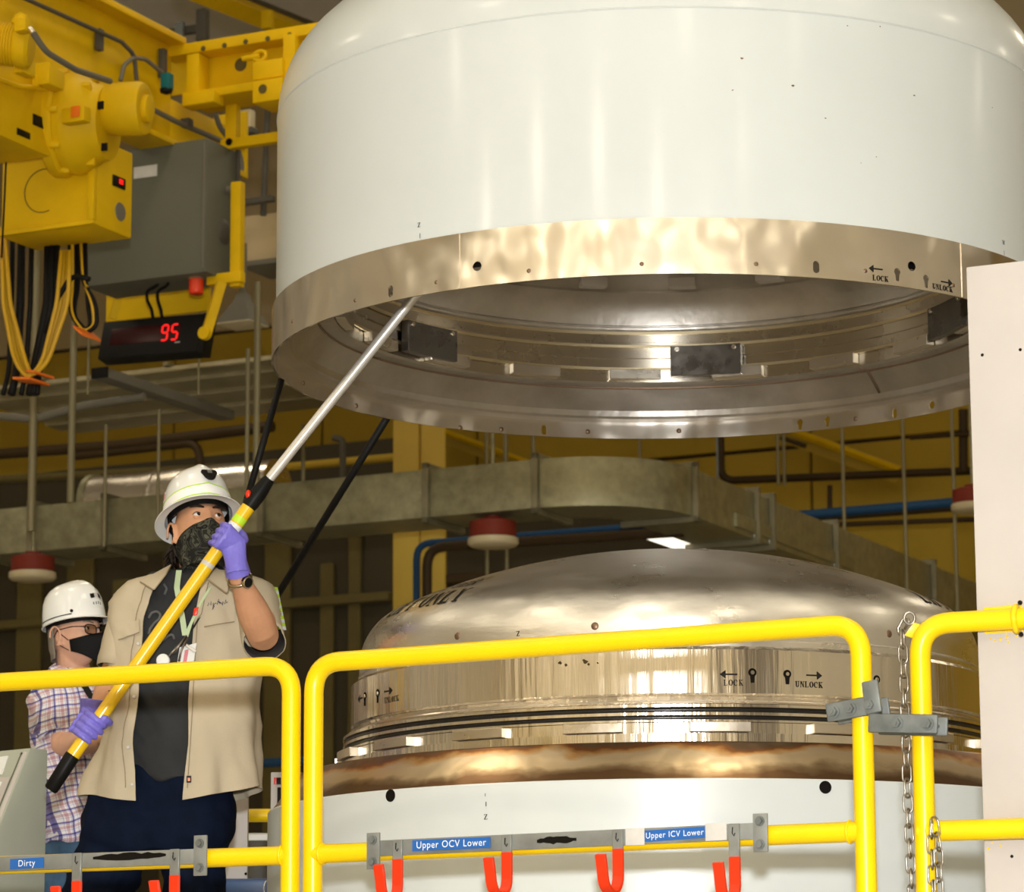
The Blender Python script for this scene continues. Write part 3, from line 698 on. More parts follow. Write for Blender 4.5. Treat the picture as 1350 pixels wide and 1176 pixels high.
wf_ = tag(obj('wall_front', hexa(nb(), P_uv(U0, V0-.2, FZ), BU*(U1-U0), BV*.2, BZ*(CZ_-FZ)), M['hallwhite'], smooth=0), kind='structure')
ce = tag(obj('ceiling', hexa(nb(), P_uv(U0, V0, CZ_), BU*(U1-U0), BV*(WV-V0), BZ*.2), M['hallwhite'], smooth=0), kind='structure')
# unseen columns and doors added on two walls to streak the steel's reflections
for k in range(11):
    obj('streak_column', boxb(P_uv(U0+.8+k*3.1, V0, FZ), BU*.45, BV*.3, BZ*(CZ_-FZ), .01, 1), M['column'], wf_)
    if k % 2 == 0: obj('streak_door', boxb(P_uv(U0+1.6+k*3.1, V0, FZ), BU*2, BV*.08, BZ*4.6, .01, 1), M['cond'], wf_)
    obj('streak_column', boxb(P_uv(U0, V0+1+k*3.3, FZ), BU*.3, BV*.45, BZ*(CZ_-FZ), .01, 1), M['cond'] if k % 2 else M['column'], wl_)
    if k % 2: obj('streak_door', boxb(P_uv(U0, V0+1.8+k*3.3, FZ), BU*.08, BV*2, BZ*4.2, .01, 1), M['dark'], wl_)
# platform deck around the vessels, with a round opening
bmp = nb(); n = 64; inn, out = [], []
for k in range(n):
    a = 2*pi*k/n; inn.append((VC.x+1.24*cos(a), VC.y+1.24*sin(a)))
    c, s = cos(a), sin(a); sc_ = 1/max(abs(c)/3.6, abs(s)/3.2); out.append((VC.x+c*sc_, VC.y+.9+s*sc_))
vi = [[bmp.verts.new((x, y, z)) for x, y in inn] for z in (PZ, PZ-.12)]; vo = [[bmp.verts.new((x, y, z)) for x, y in out] for z in (PZ, PZ-.12)]
for k in range(n):
    j = (k+1) % n
    bmp.faces.new((vi[0][k], vi[0][j], vo[0][j], vo[0][k])); bmp.faces.new((vi[1][k], vi[1][j], vo[1][j], vo[1][k]))
    bmp.faces.new((vi[0][k], vi[0][j], vi[1][j], vi[1][k])); bmp.faces.new((vo[0][k], vo[0][j], vo[1][j], vo[1][k]))
tag(obj('floor_platform', bmp, M['floor'], smooth=0), kind='structure')
# lower cladding with ribs, its dark colour standing in for shade
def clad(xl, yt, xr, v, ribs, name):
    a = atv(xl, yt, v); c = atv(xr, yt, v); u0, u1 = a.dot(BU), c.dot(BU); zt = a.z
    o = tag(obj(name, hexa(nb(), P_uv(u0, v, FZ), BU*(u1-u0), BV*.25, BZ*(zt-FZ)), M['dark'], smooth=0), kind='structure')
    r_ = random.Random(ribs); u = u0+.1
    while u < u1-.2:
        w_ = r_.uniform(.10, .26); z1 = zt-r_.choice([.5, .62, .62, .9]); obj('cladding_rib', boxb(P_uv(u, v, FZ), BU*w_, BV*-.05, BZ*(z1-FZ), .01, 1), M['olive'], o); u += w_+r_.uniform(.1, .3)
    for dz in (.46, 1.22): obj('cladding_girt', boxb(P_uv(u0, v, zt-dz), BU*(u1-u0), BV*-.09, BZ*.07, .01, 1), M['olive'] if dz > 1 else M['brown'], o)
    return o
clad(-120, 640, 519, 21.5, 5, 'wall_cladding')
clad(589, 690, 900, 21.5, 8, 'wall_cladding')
# ------------------------------------------------------------------ galvanised duct
VD = 17.0
duct = thing('air_duct', 'galvanised rectangular air duct with flanged sections, bending away behind the dome', 'duct')
def vz(px, py, v): a = atv(px, py, v); return a.dot(BU), a.z
ul, zt = vz(356, 638, VD); _, zb = vz(356, 700, VD); dh = zt-zb; dd = .42
edges = [vz(x, 640, VD)[0] for x in (-40, 43, 140, 346, 563, 707)]
us = edges
for i in range(5):
    obj('duct_section', boxb(P_uv(us[i]+.012, VD, zb), BU*(us[i+1]-us[i]-.024), BV*dd, BZ*dh, .006), M['galv'], duct)
for u in us[1:]:
    bq = nb(); s = .035
    for f in ((P_uv(u-.018, VD-s, zb-s), BU*.036, BV*s, BZ*(dh+2*s)), (P_uv(u-.018, VD-s, zb-s), BU*.036, BV*(dd+2*s), BZ*s), (P_uv(u-.018, VD-s, zb+dh), BU*.036, BV*(dd+2*s), BZ*s)): hexa(bq, *f)
    obj('duct_flange', bevel(bq, .003, 1), M['flng'], duct)
ue = us[-1]+.02; Rr = .66; ci = V((ue, VD+Rr))
bq = nb(); prof = []
for k in range(15):
    a = -pi/2+pi/2*k/14
    prof.append((ci.x+Rr*cos(a), ci.y+Rr*sin(a), ci.x+(Rr-dd)*cos(a), ci.y+(Rr-dd)*sin(a)))
rings = [[bq.verts.new(P_uv(o_, p_, z)) for o_, p_, z in ((a, b_, zt), (a, b_, zb), (c, d_, zb), (c, d_, zt))] for a, b_, c, d_ in prof]
for k in range(14):
    for j in range(4): bq.faces.new((rings[k][j], rings[k][(j+1) % 4], rings[k+1][(j+1) % 4], rings[k+1][j]))
bq.faces.new(rings[0]); bq.faces.new(rings[-1][::-1])
obj('duct_elbow', bq, M['galv'], duct, 30)
ur = ue+Rr; vs = [VD+Rr+.02]+[VD+Rr+.02+d_ for d_ in (.95, 1.2, 2.3, 4.2, 6.6)]
for i in range(5): obj('duct_section', boxb(P_uv(ur, vs[i]+.012, zb), BU*-dd, BV*(vs[i+1]-vs[i]-.024), BZ*dh, .006), M['galv'], duct)
for v in vs[:-1]:
    bq = nb(); s = .035
    for f in ((P_uv(ur, v-.018, zb-s), BU*s, BV*.036, BZ*(dh+2*s)), (P_uv(ur+s, v-.018, zb-s), BU*-(dd+2*s), BV*.036, BZ*s), (P_uv(ur+s, v-.018, zt), BU*-(dd+2*s), BV*.036, BZ*s)): hexa(bq, *f)
    obj('duct_flange', bevel(bq, .003, 1), M['flng'], duct)
place(duct, P_uv(us[0], VD, zb))
# added glowing box, standing in for the bright reflection on the duct's underside
M['lit'] = mat('duct_glow', (1, .95, .82), .5, emit=1.6)
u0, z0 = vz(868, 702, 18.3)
lt = thing('duct_glow_box', 'glowing box added for the bright reflection under the duct bend, just above the dome', 'lamp')
obj('housing', boxb(P_uv(u0-.15, 18.3, z0), BU*.66, BV*2.0, BZ*.08, .004), M['galv'], lt); obj('glow_sheet', boxb(P_uv(u0-.13, 18.32, z0-.015), BU*.62, BV*1.95, BZ*.014, .002), M['lit'], lt)
obj('glow_box_rod', rod(P_uv(u0+.1, 19, z0+.08), P_uv(u0+.1, 19, CZ_), .008, 6), M['zinc'], lt)
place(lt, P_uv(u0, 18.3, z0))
# ------------------------------------------------------------------ column, pipes, rods
cl = thing('steel_column', 'yellow steel column rising behind the duct, left of the dome', 'column')
VCOL = 18.7
def zb_at(px, py, v): return atv(px, py, v).z
ua, ub, uc, ud = (vz(x, 650, VCOL)[0] for x in (518, 552, 557, 587))
obj('flange', boxb(P_uv(ua, VCOL, FZ), BU*(ub-ua), BV*.03, BZ*(CZ_-FZ), .006), M['column'], cl)
obj('flange', boxb(P_uv(uc, VCOL-.02, FZ), BU*(ud-uc), BV*.03, BZ*(CZ_-FZ), .006), M['column'], cl)
obj('web', boxb(P_uv(ub-.02, VCOL+.03, FZ), BU*.05, BV*.2, BZ*(CZ_-FZ), .004), M['column'], cl)
place(cl, P_uv(ua, VCOL, FZ))
def pipe(name, pts, r, mt, label, cat='pipe', group=None, fil=.12, n=10):
    P = [atv(x, y, v) for x, y, v in pts]
    return tag(obj(name, tube(nb(), fillet(P, fil, 5) if len(P) > 2 else P, r, n), mt, None, 60), label, cat, group)
pipe('pipe', [(549, 1000, 18.3), (549, 717, 18.3), (900, 690, 18.3)], .022, M['bluep'], 'thin blue pipe turning down beside the yellow column', fil=.1)
pipe('pipe', [(563, 1000, 18.25), (563, 722, 18.25), (900, 701, 18.25)], .032, M['brown'], 'thick brown pipe turning down beside the thin blue one')
pipe('pipe', [(1046, 680, 22), (1262, 662, 22)], .034, M['bluep'], 'blue pipe crossing the mustard wall at the far right')
pipe('pipe', [(1046, 686, 22.1), (1290, 668, 22.1)], .022, M['brown'], 'brown pipe directly under the blue wall pipe')
pipe('pipe', [(1094, 640, 23), (1094, 692, 23), (1300, 684, 23)], .02, M['brown'], 'thin dark pipe bent below the blue wall pipe')
pipe('pipe', [(950, 560, 23.5), (950, 634, 23.5), (1300, 620, 23.5)], .032, M['brown'], 'dark pipe elbow under the raised lid, running right')
pipe('pipe', [(1030, 577, 23.3), (1062, 588, 23.3)], .02, M['brown'], 'short dark pipe stub under the raised lid')
pipe('pipe', [(1200, 577, 23.4), (1290, 571, 23.4)], .018, M['brown'], 'thin dark pipe under the lid rim near the beige panel')
pipe('pipe', [(1270, 540, 23.45), (1270, 622, 23.45)], .035, M['brown'], 'thick dark drop pipe near the beige panel')
for px, y0, y1, v in ((1110, 560, 700, 21), (1190, 560, 800, 21.2), (1255, 560, 830, 20.8), (649, 560, 640, 18.0), (666, 560, 620, 18.1), (703, 560, 612, 17.6), (843, 560, 608, 22.4), (642, 715, 780, 19.4), (668, 715, 780, 19.6), (1025, 575, 640, 22.5), (1033, 575, 640, 22.6)):
    a, b_ = atv(px, y0, v), atv(px, y1, v); b2 = V((a.x, a.y, 0)); px_ = b_.z
    tag(obj('hanger_rod', rod(V((a.x, a.y, CZ_)), V((a.x, a.y, px_)), .013, 8), M['rod'], None, 60), 'slim hanger rod '+{1110: 'crossing the blue wall pipe at its left part', 1190: 'crossing the middle of the blue wall pipe', 1255: 'crossing the blue wall pipe beside the right red lamp', 649: 'dropping to the duct just right of the yellow column', 666: 'second to the right of the yellow column above the duct', 703: 'dropping to the flange just left of the duct bend', 843: 'dropping behind the middle of the duct bend', 642: 'below the middle red lamp, left one of a pair', 668: 'below the middle red lamp, right one of a pair', 1025: 'under the lid rim past the duct bend, left of two', 1033: 'under the lid rim past the duct bend, right of two'}[px], 'rod', 'hanger rods by the far wall')
bx = thing('roof_brace', 'pale yellow brace slanting across the far wall under the raised lid', 'beam')
obj('brace_web', tube(nb(), [atv(1020, 566, 24.5), atv(1185, 626, 24.6)], .07, 4), M['column'], bx, 20); obj('brace_flange', tube(nb(), [atv(1020, 560, 24.4), atv(1185, 620, 24.5)], .03, 4), M['crane'], bx, 20)
place(bx, atv(1020, 566, 24.5))
bx = thing('roof_brace', 'pale yellow brace slanting down behind the duct, right of the yellow column', 'beam')
obj('brace_web', tube(nb(), [atv(560, 565, 24.5), atv(760, 640, 24.6)], .06, 4), M['column'], bx, 20); obj('brace_flange', tube(nb(), [atv(560, 560, 24.4), atv(760, 634, 24.5)], .025, 4), M['crane'], bx, 20)
place(bx, atv(560, 565, 24.5))
def red_lamp(px, py, wpx, v, label):
    c = atv(px, py, v); s = wpx/2*c.dot(_f)/FPX; t = thing('hanging_lamp', label, 'lamp', group=None)
    obj('shade', lathe(nb(), [(s*.93, 0), (s*.92, s*.62), (s*.6, s*.72), (.05, s*.75), (.05, s*.85), (0, s*.85)], c, 40), M['redl'], t, 40)
    obj('lens', lathe(nb(), [(s*.88, 0), (s, -.005), (s*1.01, -.035), (s*.9, -.05), (0, -.055)], c, 40), M['lens'], t, 50)
    obj('stem', rod(c+BZ*s*.8, V((c.x, c.y, CZ_)), .012, 8), M['galv'], t)
    place(t, c); return t
red_lamp(43, 754, 62, 16.6, 'round red lamp under the duct above the capped worker')
red_lamp(650, 709, 67, 17.1, 'round red lamp under the duct between column and dome')
red_lamp(1283, 664, 58, 19, 'round red lamp half hidden behind the beige panel')
# ------------------------------------------------------------------ left: decking strips, strut, rods, pipes
dk = thing('cable_tray', 'bright ribbed galvanised tray running under the red number display', 'tray')
zt_ = atv(362, 474, 16).z; uL, uR = atv(-60, 490, 16).dot(BU), atv(420, 470, 16).dot(BU)
for k in range(7): obj('tray_rib', boxb(P_uv(uL, 16+k*.19, zt_-(.02 if k % 2 else 0)), BU*(uR-uL), BV*.188, BZ*.03, .006, 1), M['tray'], dk)
for k in range(5): obj('tray_rung', boxb(P_uv(uL+.6+k*.85, 15.98, zt_+.03), BU*.04, BV*1.36, BZ*.02, .004, 1), M['galv'], dk)
place(dk, P_uv(uL, 16, zt_))
a = atv(122, 500, 15.2); b_ = a+BV*1.15
st = thing('strut_channel', 'grey strut channel slung diagonally under the ribbed tray', 'channel')
obj('channel', boxb(a, BU*.10, BV*1.35, BZ*.055, .004), M['cond'], st); obj('end_cap', boxb(a-BV*.012-BU*.003, BU*.106, BV*.012, BZ*.06, .002), M['black'], st); place(st, a)
for px, y0, y1, v, r in ((45, 500, 700, 14.9, .022), (97, 455, 662, 14.9, .02), (140, 560, 720, 15.6, .010), (210, 540, 700, 15.8, .010), (340, 372, 640, 15.0, .018), (327, 460, 640, 15.1, .012), (400, 560, 640, 17.2, .012), (118, 400, 520, 15.7, .008), (263, 405, 520, 15.7, .006)):
    a, b_ = atv(px, y0, v), atv(px, y1, v)
    tag(obj('hanger_rod', rod(V((a.x, a.y, CZ_ if y0 > 420 and px < 100 else a.z)), V((a.x, a.y, b_.z)), r, 8), M['rod'], None, 60), 'dull hanger rod '+{45: 'dropping to the duct at the far left above the left red lamp', 97: 'from the festoon tie down to the duct, left of the capped worker', 140: 'thin, dropping to the duct above the capped hard hat', 210: 'thin, dropping to the duct just left of the full-brim hard hat', 340: 'from the flood lamp down past the ribbed tray', 327: 'thin, left of the flood lamp rod below the ribbed tray', 400: 'dropping to the duct between the black tag lines', 118: 'short, between the curled cable loop and the ribbed tray', 263: 'very thin, hanging below the red beacon behind the display'}[px], 'rod', 'hanger rods behind the workers')
pipe('pipe', [(-20, 600, 20), (160, 587, 20), (360, 562, 20)], .04, M['brown'], 'upper of two dark brown pipes behind the front worker')
pipe('pipe', [(100, 601, 20), (262, 583, 20), (265, 640, 20)], .032, M['brown'], 'lower dark brown pipe, bent down behind the white hard hat')
pipe('conduit', [(-10, 548, 15.4), (45, 553, 15.4), (110, 535, 15.4), (190, 523, 15.4)], .022, M['cond'], 'sagging grey conduit under the ribbed tray', 'conduit', fil=.3)
pipe('pipe', [(0, 632, 20.5), (370, 612, 20.5)], .03, M['olive'], 'dull olive pipe just above the duct behind the workers')
pipe('pipe', [(440, 577, 20), (452, 580, 20), (452, 640, 20)], .024, M['dgrey'], 'grey pipe bent down between the two black tag lines', fil=.08)
pipe('pipe', [(330, 620, 20.6), (520, 603, 20.6)], .03, M['ochre'], 'mustard pipe behind the black tag lines')
pipe('pipe', [(280, 1010, 19), (420, 1002, 19)], .03, M['bluep'], 'dim blue pipe low behind the front worker')
dr = thing('round_duct', 'shiny round spiral duct lying above the rectangular duct behind the hard hat', 'duct')
obj('shell', lathe(nb(), [(.0, 0), (.2, 0), (.2, .5), (.208, .51), (.208, .53), (.2, .54), (.2, 1.4), (0, 1.4)], atv(125, 668, 18.6), 30, axis=BU), M['steel'], dr); obj('cap_ring', lathe(nb(), [(.2, -.01), (.215, -.01), (.215, .03), (.2, .03)], atv(125, 668, 18.6), 30, axis=BU), M['galv'], dr); place(dr, atv(125, 668, 18.6))
# pale beam above and roof members (top left)
a = atv(300, 2, 17.5)
rb = thing('roof_beam', 'yellow roof beam with dark cable tray slanting behind the crane girder', 'beam')
d_ = (atv(388, 36, 18.6)-atv(298, 0, 17.5)); p_ = atv(298, 4, 17.5)-d_*.6
obj('beam', tube(nb(), [p_, p_+d_*2.2], .075, 4), M['crane'], rb, 20); obj('cable_cover', tube(nb(), [p_+BZ*.09-BV*.06, p_+d_*2.2+BZ*.09-BV*.06], .02, 4), M['dgrey'], rb, 20); obj('beam_clip', boxb(atv(344, 14, 17.7), BU*.07, BV*.05, BZ*-.12, .006), M['crane'], rb); place(rb, p_)
po = thing('strut_post', 'dark grey strut post and crossbar above the crane girders', 'strut')
obj('post', vbox(258, 12, 270, 54, 16.9, .06), M['dgrey'], po); obj('crossbar', vbox(205, 40, 259, 50, 16.95, .05), M['dgrey'], po); obj('clamp', vbox(230, 29, 240, 48, 16.9, .04), M['zinc'], po); place(po, atv(264, 54, 16.9))
# ================================================================== bridge crane trolley, upper left
YV = 13.4
va_ = 0
g = thing('crane_girder', 'long yellow crane girder with conduits, running diagonally behind the gear motor', 'girder')
ug = atv(308, 236, 14.6).dot(BU); vg1 = 14.6
p1_ = atu(308, 236, ug); zlo = p1_.z; zhi = atu(228, 58, ug).z
vg0 = 4.0
def gu(px, py): return atu(px, py, ug)
va_ = atu(226, 60, ug).dot(BV); zmid = atu(246, 140, ug).z
obj('web', boxb(P_uv(ug, 9.6, zlo+.03), BU*-.02, BV*(va_-9.6), BZ*(zhi-zlo-.05), .003), M['crane'], g)
obj('web_nose', boxb(P_uv(ug, va_, zlo+.03), BU*-.02, BV*(vg1-va_), BZ*(zmid-zlo-.03), .003), M['crane'], g)
obj('bottom_flange', boxb(P_uv(ug+.07, 9.6, zlo), BU*-.2, BV*(vg1-9.6+.02), BZ*.03, .004), M['crane'], g)
obj('top_flange', boxb(P_uv(ug+.09, 9.6, zhi-.02), BU*-.24, BV*(va_-9.6), BZ*.035, .004), M['crane'], g)
obj('end_plate', boxb(P_uv(ug+.07, vg1, zlo), BU*-.2, BV*.03, BZ*.36, .006), M['crane'], g)
def gpipe(name, pts, r, mt, fil=.06): return obj(name, tube(nb(), fillet([atu(x, y, ug+.05) for x, y in pts], fil, 6), r, 10), mt, g, 60)
gpipe('conduit', [(20, -8), (122, 38), (160, 55), (177, 72), (180, 106)], .011, M['dgrey'])
gpipe('conduit', [(159, 106), (163, 86), (176, 76), (192, 78), (214, 96)], .011, M['cond'], .1)
gpipe('conduit', [(150, 118), (232, 160), (292, 186), (306, 205), (309, 232), (302, 244)], .014, M['cond'])
gpipe('conduit', [(284, 150), (290, 168), (316, 200), (320, 228), (306, 248)], .014, M['cond'], .1)
obj('junction_clamp', boxb(gu(233, 163)-BZ*.02+BU*.02, BU*.05, BV*.05, BZ*.045, .006), M['dgrey'], g)
for px, y0, y1 in ((122, 38, 66), (206, 64, 102)): obj('conduit_bracket', boxb(gu(px, y1)+BU*.01, BU*.03, BV*.04, BZ*(gu(px, y0).z-gu(px, y1).z), .003), M['dgrey'], g)
for px, py in ((252, 195),): obj('dark_tag', boxb(gu(px, py+12)+BU*.004, BU*.01, BV*.10, BZ*.075, .002), M['blackp'], g)
for px, py in ((288, 206), (299, 211)):
    obj('bolt_hole', lathe(nb(), [(0, .004), (.011, .004), (.012, 0)], gu(px, py)+BU*.003, 12, axis=BU), M['hole'], g)
sn = obj('limit_sensor', boxb(atu(211, 118, ug+.1), BU*.05, BV*.05, BZ*.085, .008), M['teal'], g); sn['label'] = 'small teal limit sensor'
obj('sensor_lever', lathe(nb(), [(0, 0), (.03, .012), (.032, .03), (0, .03)], atu(219, 125, ug+.12), 14), M['black'], g)
place(g, P_uv(ug, 9.6, zlo))
# --- end truck along u
VE = va_-.02
e = thing('end_truck', 'yellow crane end beam with stiffeners and round holes, passing behind the lid', 'beam')
def vb(name, x0, y0, x1, y1, v, dv, mt, par, w_=.005): return obj(name, vbox(x0, y0, x1, y1, v, dv, w_), mt, par)
vb('web', 214, 72, 470, 128, VE+.12, .02, M['crane'], e); vb('top_flange', 214, 62, 470, 76, VE, .25, M['crane'], e); vb('bottom_flange', 240, 122, 470, 133, VE, .25, M['crane'], e)
vb('stiffener', 246, 72, 262, 124, VE+.0, .1, M['crane'], e); vb('stiffener', 373, 46, 389, 118, VE-.02, .1, M['crane'], e)
vb('wheel_box', 333, 82, 372, 106, VE-.05, .16, M['crane'], e); vb('wheel_box', 333, 107, 372, 136, VE-.08, .2, M['crane'], e)
vb('cover_lip', 240, 124, 282, 140, VE-.05, .1, M['crane'], e)
c_ = atv(317, 85, VE+.115); obj('lightening_hole', lathe(nb(), [(0, .002), (.032, .002), (.035, -.002)], c_, 24, axis=-BV), M['olive'], e)
c_ = atv(346, 117, VE-.085); obj('lightening_hole', lathe(nb(), [(0, .002), (.022, .002), (.024, -.002)], c_, 24, axis=-BV), M['olive'], e)
c_ = atv(343, 74, VE+.02); obj('hoist_eye', tube(nb(), [c_+(BU*cos(k*pi/9)*.035+BZ*sin(k*pi/9)*.025) for k in range(18)], .012, 8, closed=True), M['crane'], e, 180); obj('pin', rod(c_-BU*.10, c_, .014), M['crane'], e)
for px, py in ((268, 61), (296, 57), (324, 52), (353, 48), (382, 43)):
    bq = nb(); bolt(bq, atv(px, py+3, VE), -BV, .010, .006); obj('flange_bolt', bq, M['olive'], e)
obj('cyan_rail', vbox(390, 78, 412, 88, VE-.02, .04), M['teal'], e)
place(e, atv(300, 130, VE))
# --- hanger frame right of the girder
h = thing('drop_hanger', 'yellow drop frame with crossbar and bolts beside the grey electrical box', 'frame')
VH = va_+.15
vb('drop_bar', 297, 137, 311, 196, VH, .05, M['crane'], h); vb('crossbar', 290, 184, 420, 197, VH-.03, .05, M['crane'], h); vb('long_bar', 304, 240, 317, 378, VH-.1, .05, M['crane'], h); vb('elbow_plate', 272, 362, 317, 376, VH-.12, .05, M['crane'], h)
a, b_ = atv(292, 372, VH-.2), atv(272, 440, VH-.2)
obj('display_arm', tube(nb(), [a, b_], .032, 4), M['crane'], h, 20); obj('arm_pivot', lathe(nb(), [(0, .03), (.032, .03), (.034, .0)], b_, 20, axis=-BV), M['crane'], h)
a, b_ = atv(160, 380, VH+.3), atv(148, 420, VH+.3); obj('display_arm', tube(nb(), [a, b_], .025, 4), M['crane'], h, 20)
obj('back_plate', vbox(140, 380, 275, 425, VH+.5, .03), M['crane'], h)
bq = nb(); bolt(bq, atv(302, 187, VH-.035), -BV, .014, .006); obj('bar_bolt', bq, M['hole'], h)
place(h, atv(310, 240, VH-.1))
# --- grey electrical box
c = thing('electrical_box', 'grey electrical enclosure hung under the crane girder, with a pale label', 'electrical box')
VB = 13.9
a = atv(113, 222, VB); u0 = a.dot(BU); z1 = atv(113, 205, VB).z; z0 = atv(113, 378, VB).z; u1 = atv(272, 300, VB).dot(BU)
obj('enclosure', boxb(P_uv(u0, VB, z0), BU*(u1-u0), BV*.30, BZ*(z1-z0), .008), M['grey'], c)
obj('door_edge', boxb(P_uv(u1-.02, VB-.008, z0+.02), BU*.012, BV*.008, BZ*(z1-z0-.04), .002), M['cond'], c)
obj('side_flange', boxb(P_uv(u1+.0, VB+.28, z0), BU*.015, BV*.02, BZ*(z1-z0), .003), M['dgrey'], c)
a = atv(176, 236, VB-.003); b_ = atv(207, 218, VB-.003); obj('pale_label', boxb(a, BU*(b_.dot(BU)-a.dot(BU)), BV*.003, BZ*.06, .0006), M['tape'], c)
vbz = atv(285, 305, VB+.15); obj('vent_disc', lathe(nb(), [(0, .012), (.03, .014), (.06, .006), (.066, 0)], P_uv(u1, VB+.17, vbz.z), 28, axis=BU), M['dgrey'], c)
obj('gland', lathe(nb(), [(0, 0), (.018, 0), (.018, .04), (.012, .05), (0, .05)], P_uv(u1, VB+.2, atv(300, 250, VB+.2).z), 16, axis=BU), M['cond'], c)
place(c, P_uv(u0, VB, z0))
# beacon
bc = thing('beacon_lamp', 'small red warning beacon under the grey electrical box', 'beacon')
p = atv(259, 361, VB+.1); obj('collar', lathe(nb(), [(0, .01), (.045, .01), (.045, -.025), (.036, -.03)], p, 24), M['galv'], bc); 
lb = nb(); lathe(lb, [(.036, -.025), (.038, -.045), (.036, -.055), (.038, -.065), (.036, -.075), (.038, -.085), (.036, -.1), (.03, -.105), (0, -.105)], p, 24); obj('red_lens', lb, mat('red_beacon_lens', (.85, .05, .008), .3), bc, 50); place(bc, p)
# display
dsp = thing('number_display', 'black box display showing red digits 95', 'display')
A, B, Cc = atv(137, 424, 14.08), atv(268, 413, 14.08), atv(139.5, 476, 14.08); ex = (B-A); ey = (A-Cc); ex.normalize()
wd = (B-A).length; ht = (A-Cc).length; ez = ex.cross(BZ).normalized()
if ez.dot(BV) < 0: ez = -ez
ezt = (ez-BZ*.22).normalized(); eyu = ezt.cross(ex).normalized()
if eyu.z < 0: eyu = -eyu
o0 = A-eyu*ht
obj('case', boxb(o0, ex*wd, ezt*.09, eyu*ht, .006), M['blackp'], dsp)
obj('end_cheek', boxb(o0+ex*wd-eyu*.003, ex*.03, ezt*.085, eyu*(ht+.006), .004), M['blackp'], dsp)
obj('red_window', boxb(o0+ex*wd*.10+eyu*ht*.34-ezt*.0015, ex*wd*.70, ezt*.0015, eyu*ht*.44, .0005), M['dispred'], dsp)
def seg7(c, w_, h_, on_):
    t_ = .0095; S = {'a': (0, h_, 1), 'g': (0, h_/2, 1), 'd': (0, 0, 1), 'f': (-w_/2, h_*.75, 0), 'b': (w_/2, h_*.75, 0), 'e': (-w_/2, h_*.25, 0), 'c': (w_/2, h_*.25, 0)}
    for k in on_:
        x, y, hz = S[k]; L = (w_ if hz else h_/2)*.46
        if hz: P = [(-L, 0), (-L+t_/2, t_/2), (L-t_/2, t_/2), (L, 0), (L-t_/2, -t_/2), (-L+t_/2, -t_/2)]
        else: P = [(0, L), (t_/2, L-t_/2), (t_/2, -L+t_/2), (0, -L), (-t_/2, -L+t_/2), (-t_/2, L-t_/2)]
        obj('digit_segment', disc_prism(nb(), [c+ex*(x+px)+eyu*(y+py)-ezt*.0016 for px, py in P], -ezt*.001), M['redglow'], dsp, 0)
c0 = o0+ex*wd*.645+eyu*ht*.36
seg7(c0, .034, ht*.40, 'abcdfg'); seg7(c0+ex*.058, .034, ht*.40, 'acdfg')
obj('small_print', boxb(o0+ex*wd*.76+eyu*ht*.27-ezt*.001, ex*.03, ezt*.001, eyu*.005, .0002), M['tape'], dsp, 0)
place(dsp, o0)
for k, (xa, xb) in enumerate(((210, 202), (223, 214))):
    pa, pb = atv(xa, 366, 13.75), atv(xb, 416, 13.62)
    tag(obj('signal_cable', tube(nb(), fillet([atv(xa, 360, 14.0), atv(xa-1, 376, 14.02), atv(xa-17+k, 384, 14.04), atv(xa-16+k, 396, 14.06), atv(xb-2, 408, 14.1), atv(xb, 420, 14.12)], .05, 5), .0085, 8), M['black'], None, 180),
        'thin black cable from grey box to display, '+('the one on the left' if k == 0 else 'the one nearer the beacon'), 'cable')
# --- hoist box
hb = thing('hoist_box', 'big yellow hoist housing hanging at the left edge, with a tiny red light', 'hoist')
VX = 12.2
a = atv(3, 213, VX); u0 = a.dot(BU); z1 = atv(3, 200, VX).z; z0 = atv(3, 313, VX).z; u1 = atv(128, 260, VX).dot(BU)
obj('housing', boxb(P_uv(u0, VX, z0), BU*(u1-u0), BV*.29, BZ*(z1-z0), .012), M['crane'], hb)
obj('front_lip', boxb(P_uv(u0, VX-.03, z0-.0), BU*(u1-u0), BV*.03, BZ*.02, .004), M['crane'], hb)
obj('top_lip', boxb(P_uv(u0, VX-.03, z1-.03), BU*(u1-u0), BV*.03, BZ*.03, .004), M['crane'], hb)
obj('corner_rib', boxb(P_uv(u1-.035, VX-.03, z0+.02), BU*.035, BV*.03, BZ*(z1-z0-.05), .006), M['crane'], hb)
cc = P_uv((u0+u1)/2-.03, VX-.002, (z0+z1)/2-.01)
obj('round_cover_seam', tube(nb(), [cc+BU*cos(R(70+k*11))*.10+BZ*sin(R(70+k*11))*.10 for k in range(21)], .0022, 6), M['olive'], hb, 180)
rl = P_uv(u1, VX+.17, atv(155, 242, VX+.2).z); obj('indicator', boxb(rl-BV*.05-BZ*.03, BU*.008, BV*.10, BZ*.05, .002), M['blackp'], hb); obj('red_light', boxb(rl+BU*.008-BV*.005-BZ*.012, BU*.003, BV*.03, BZ*.022, .001), M['redglow'], hb)
obj('round_plug', lathe(nb(), [(0, .004), (.04, .004), (.043, 0)], P_uv(u1, VX+.19, atv(160, 280, VX+.2).z), 24, axis=BU), M['cond'], hb)
place(hb, P_uv(u0, VX, z0))
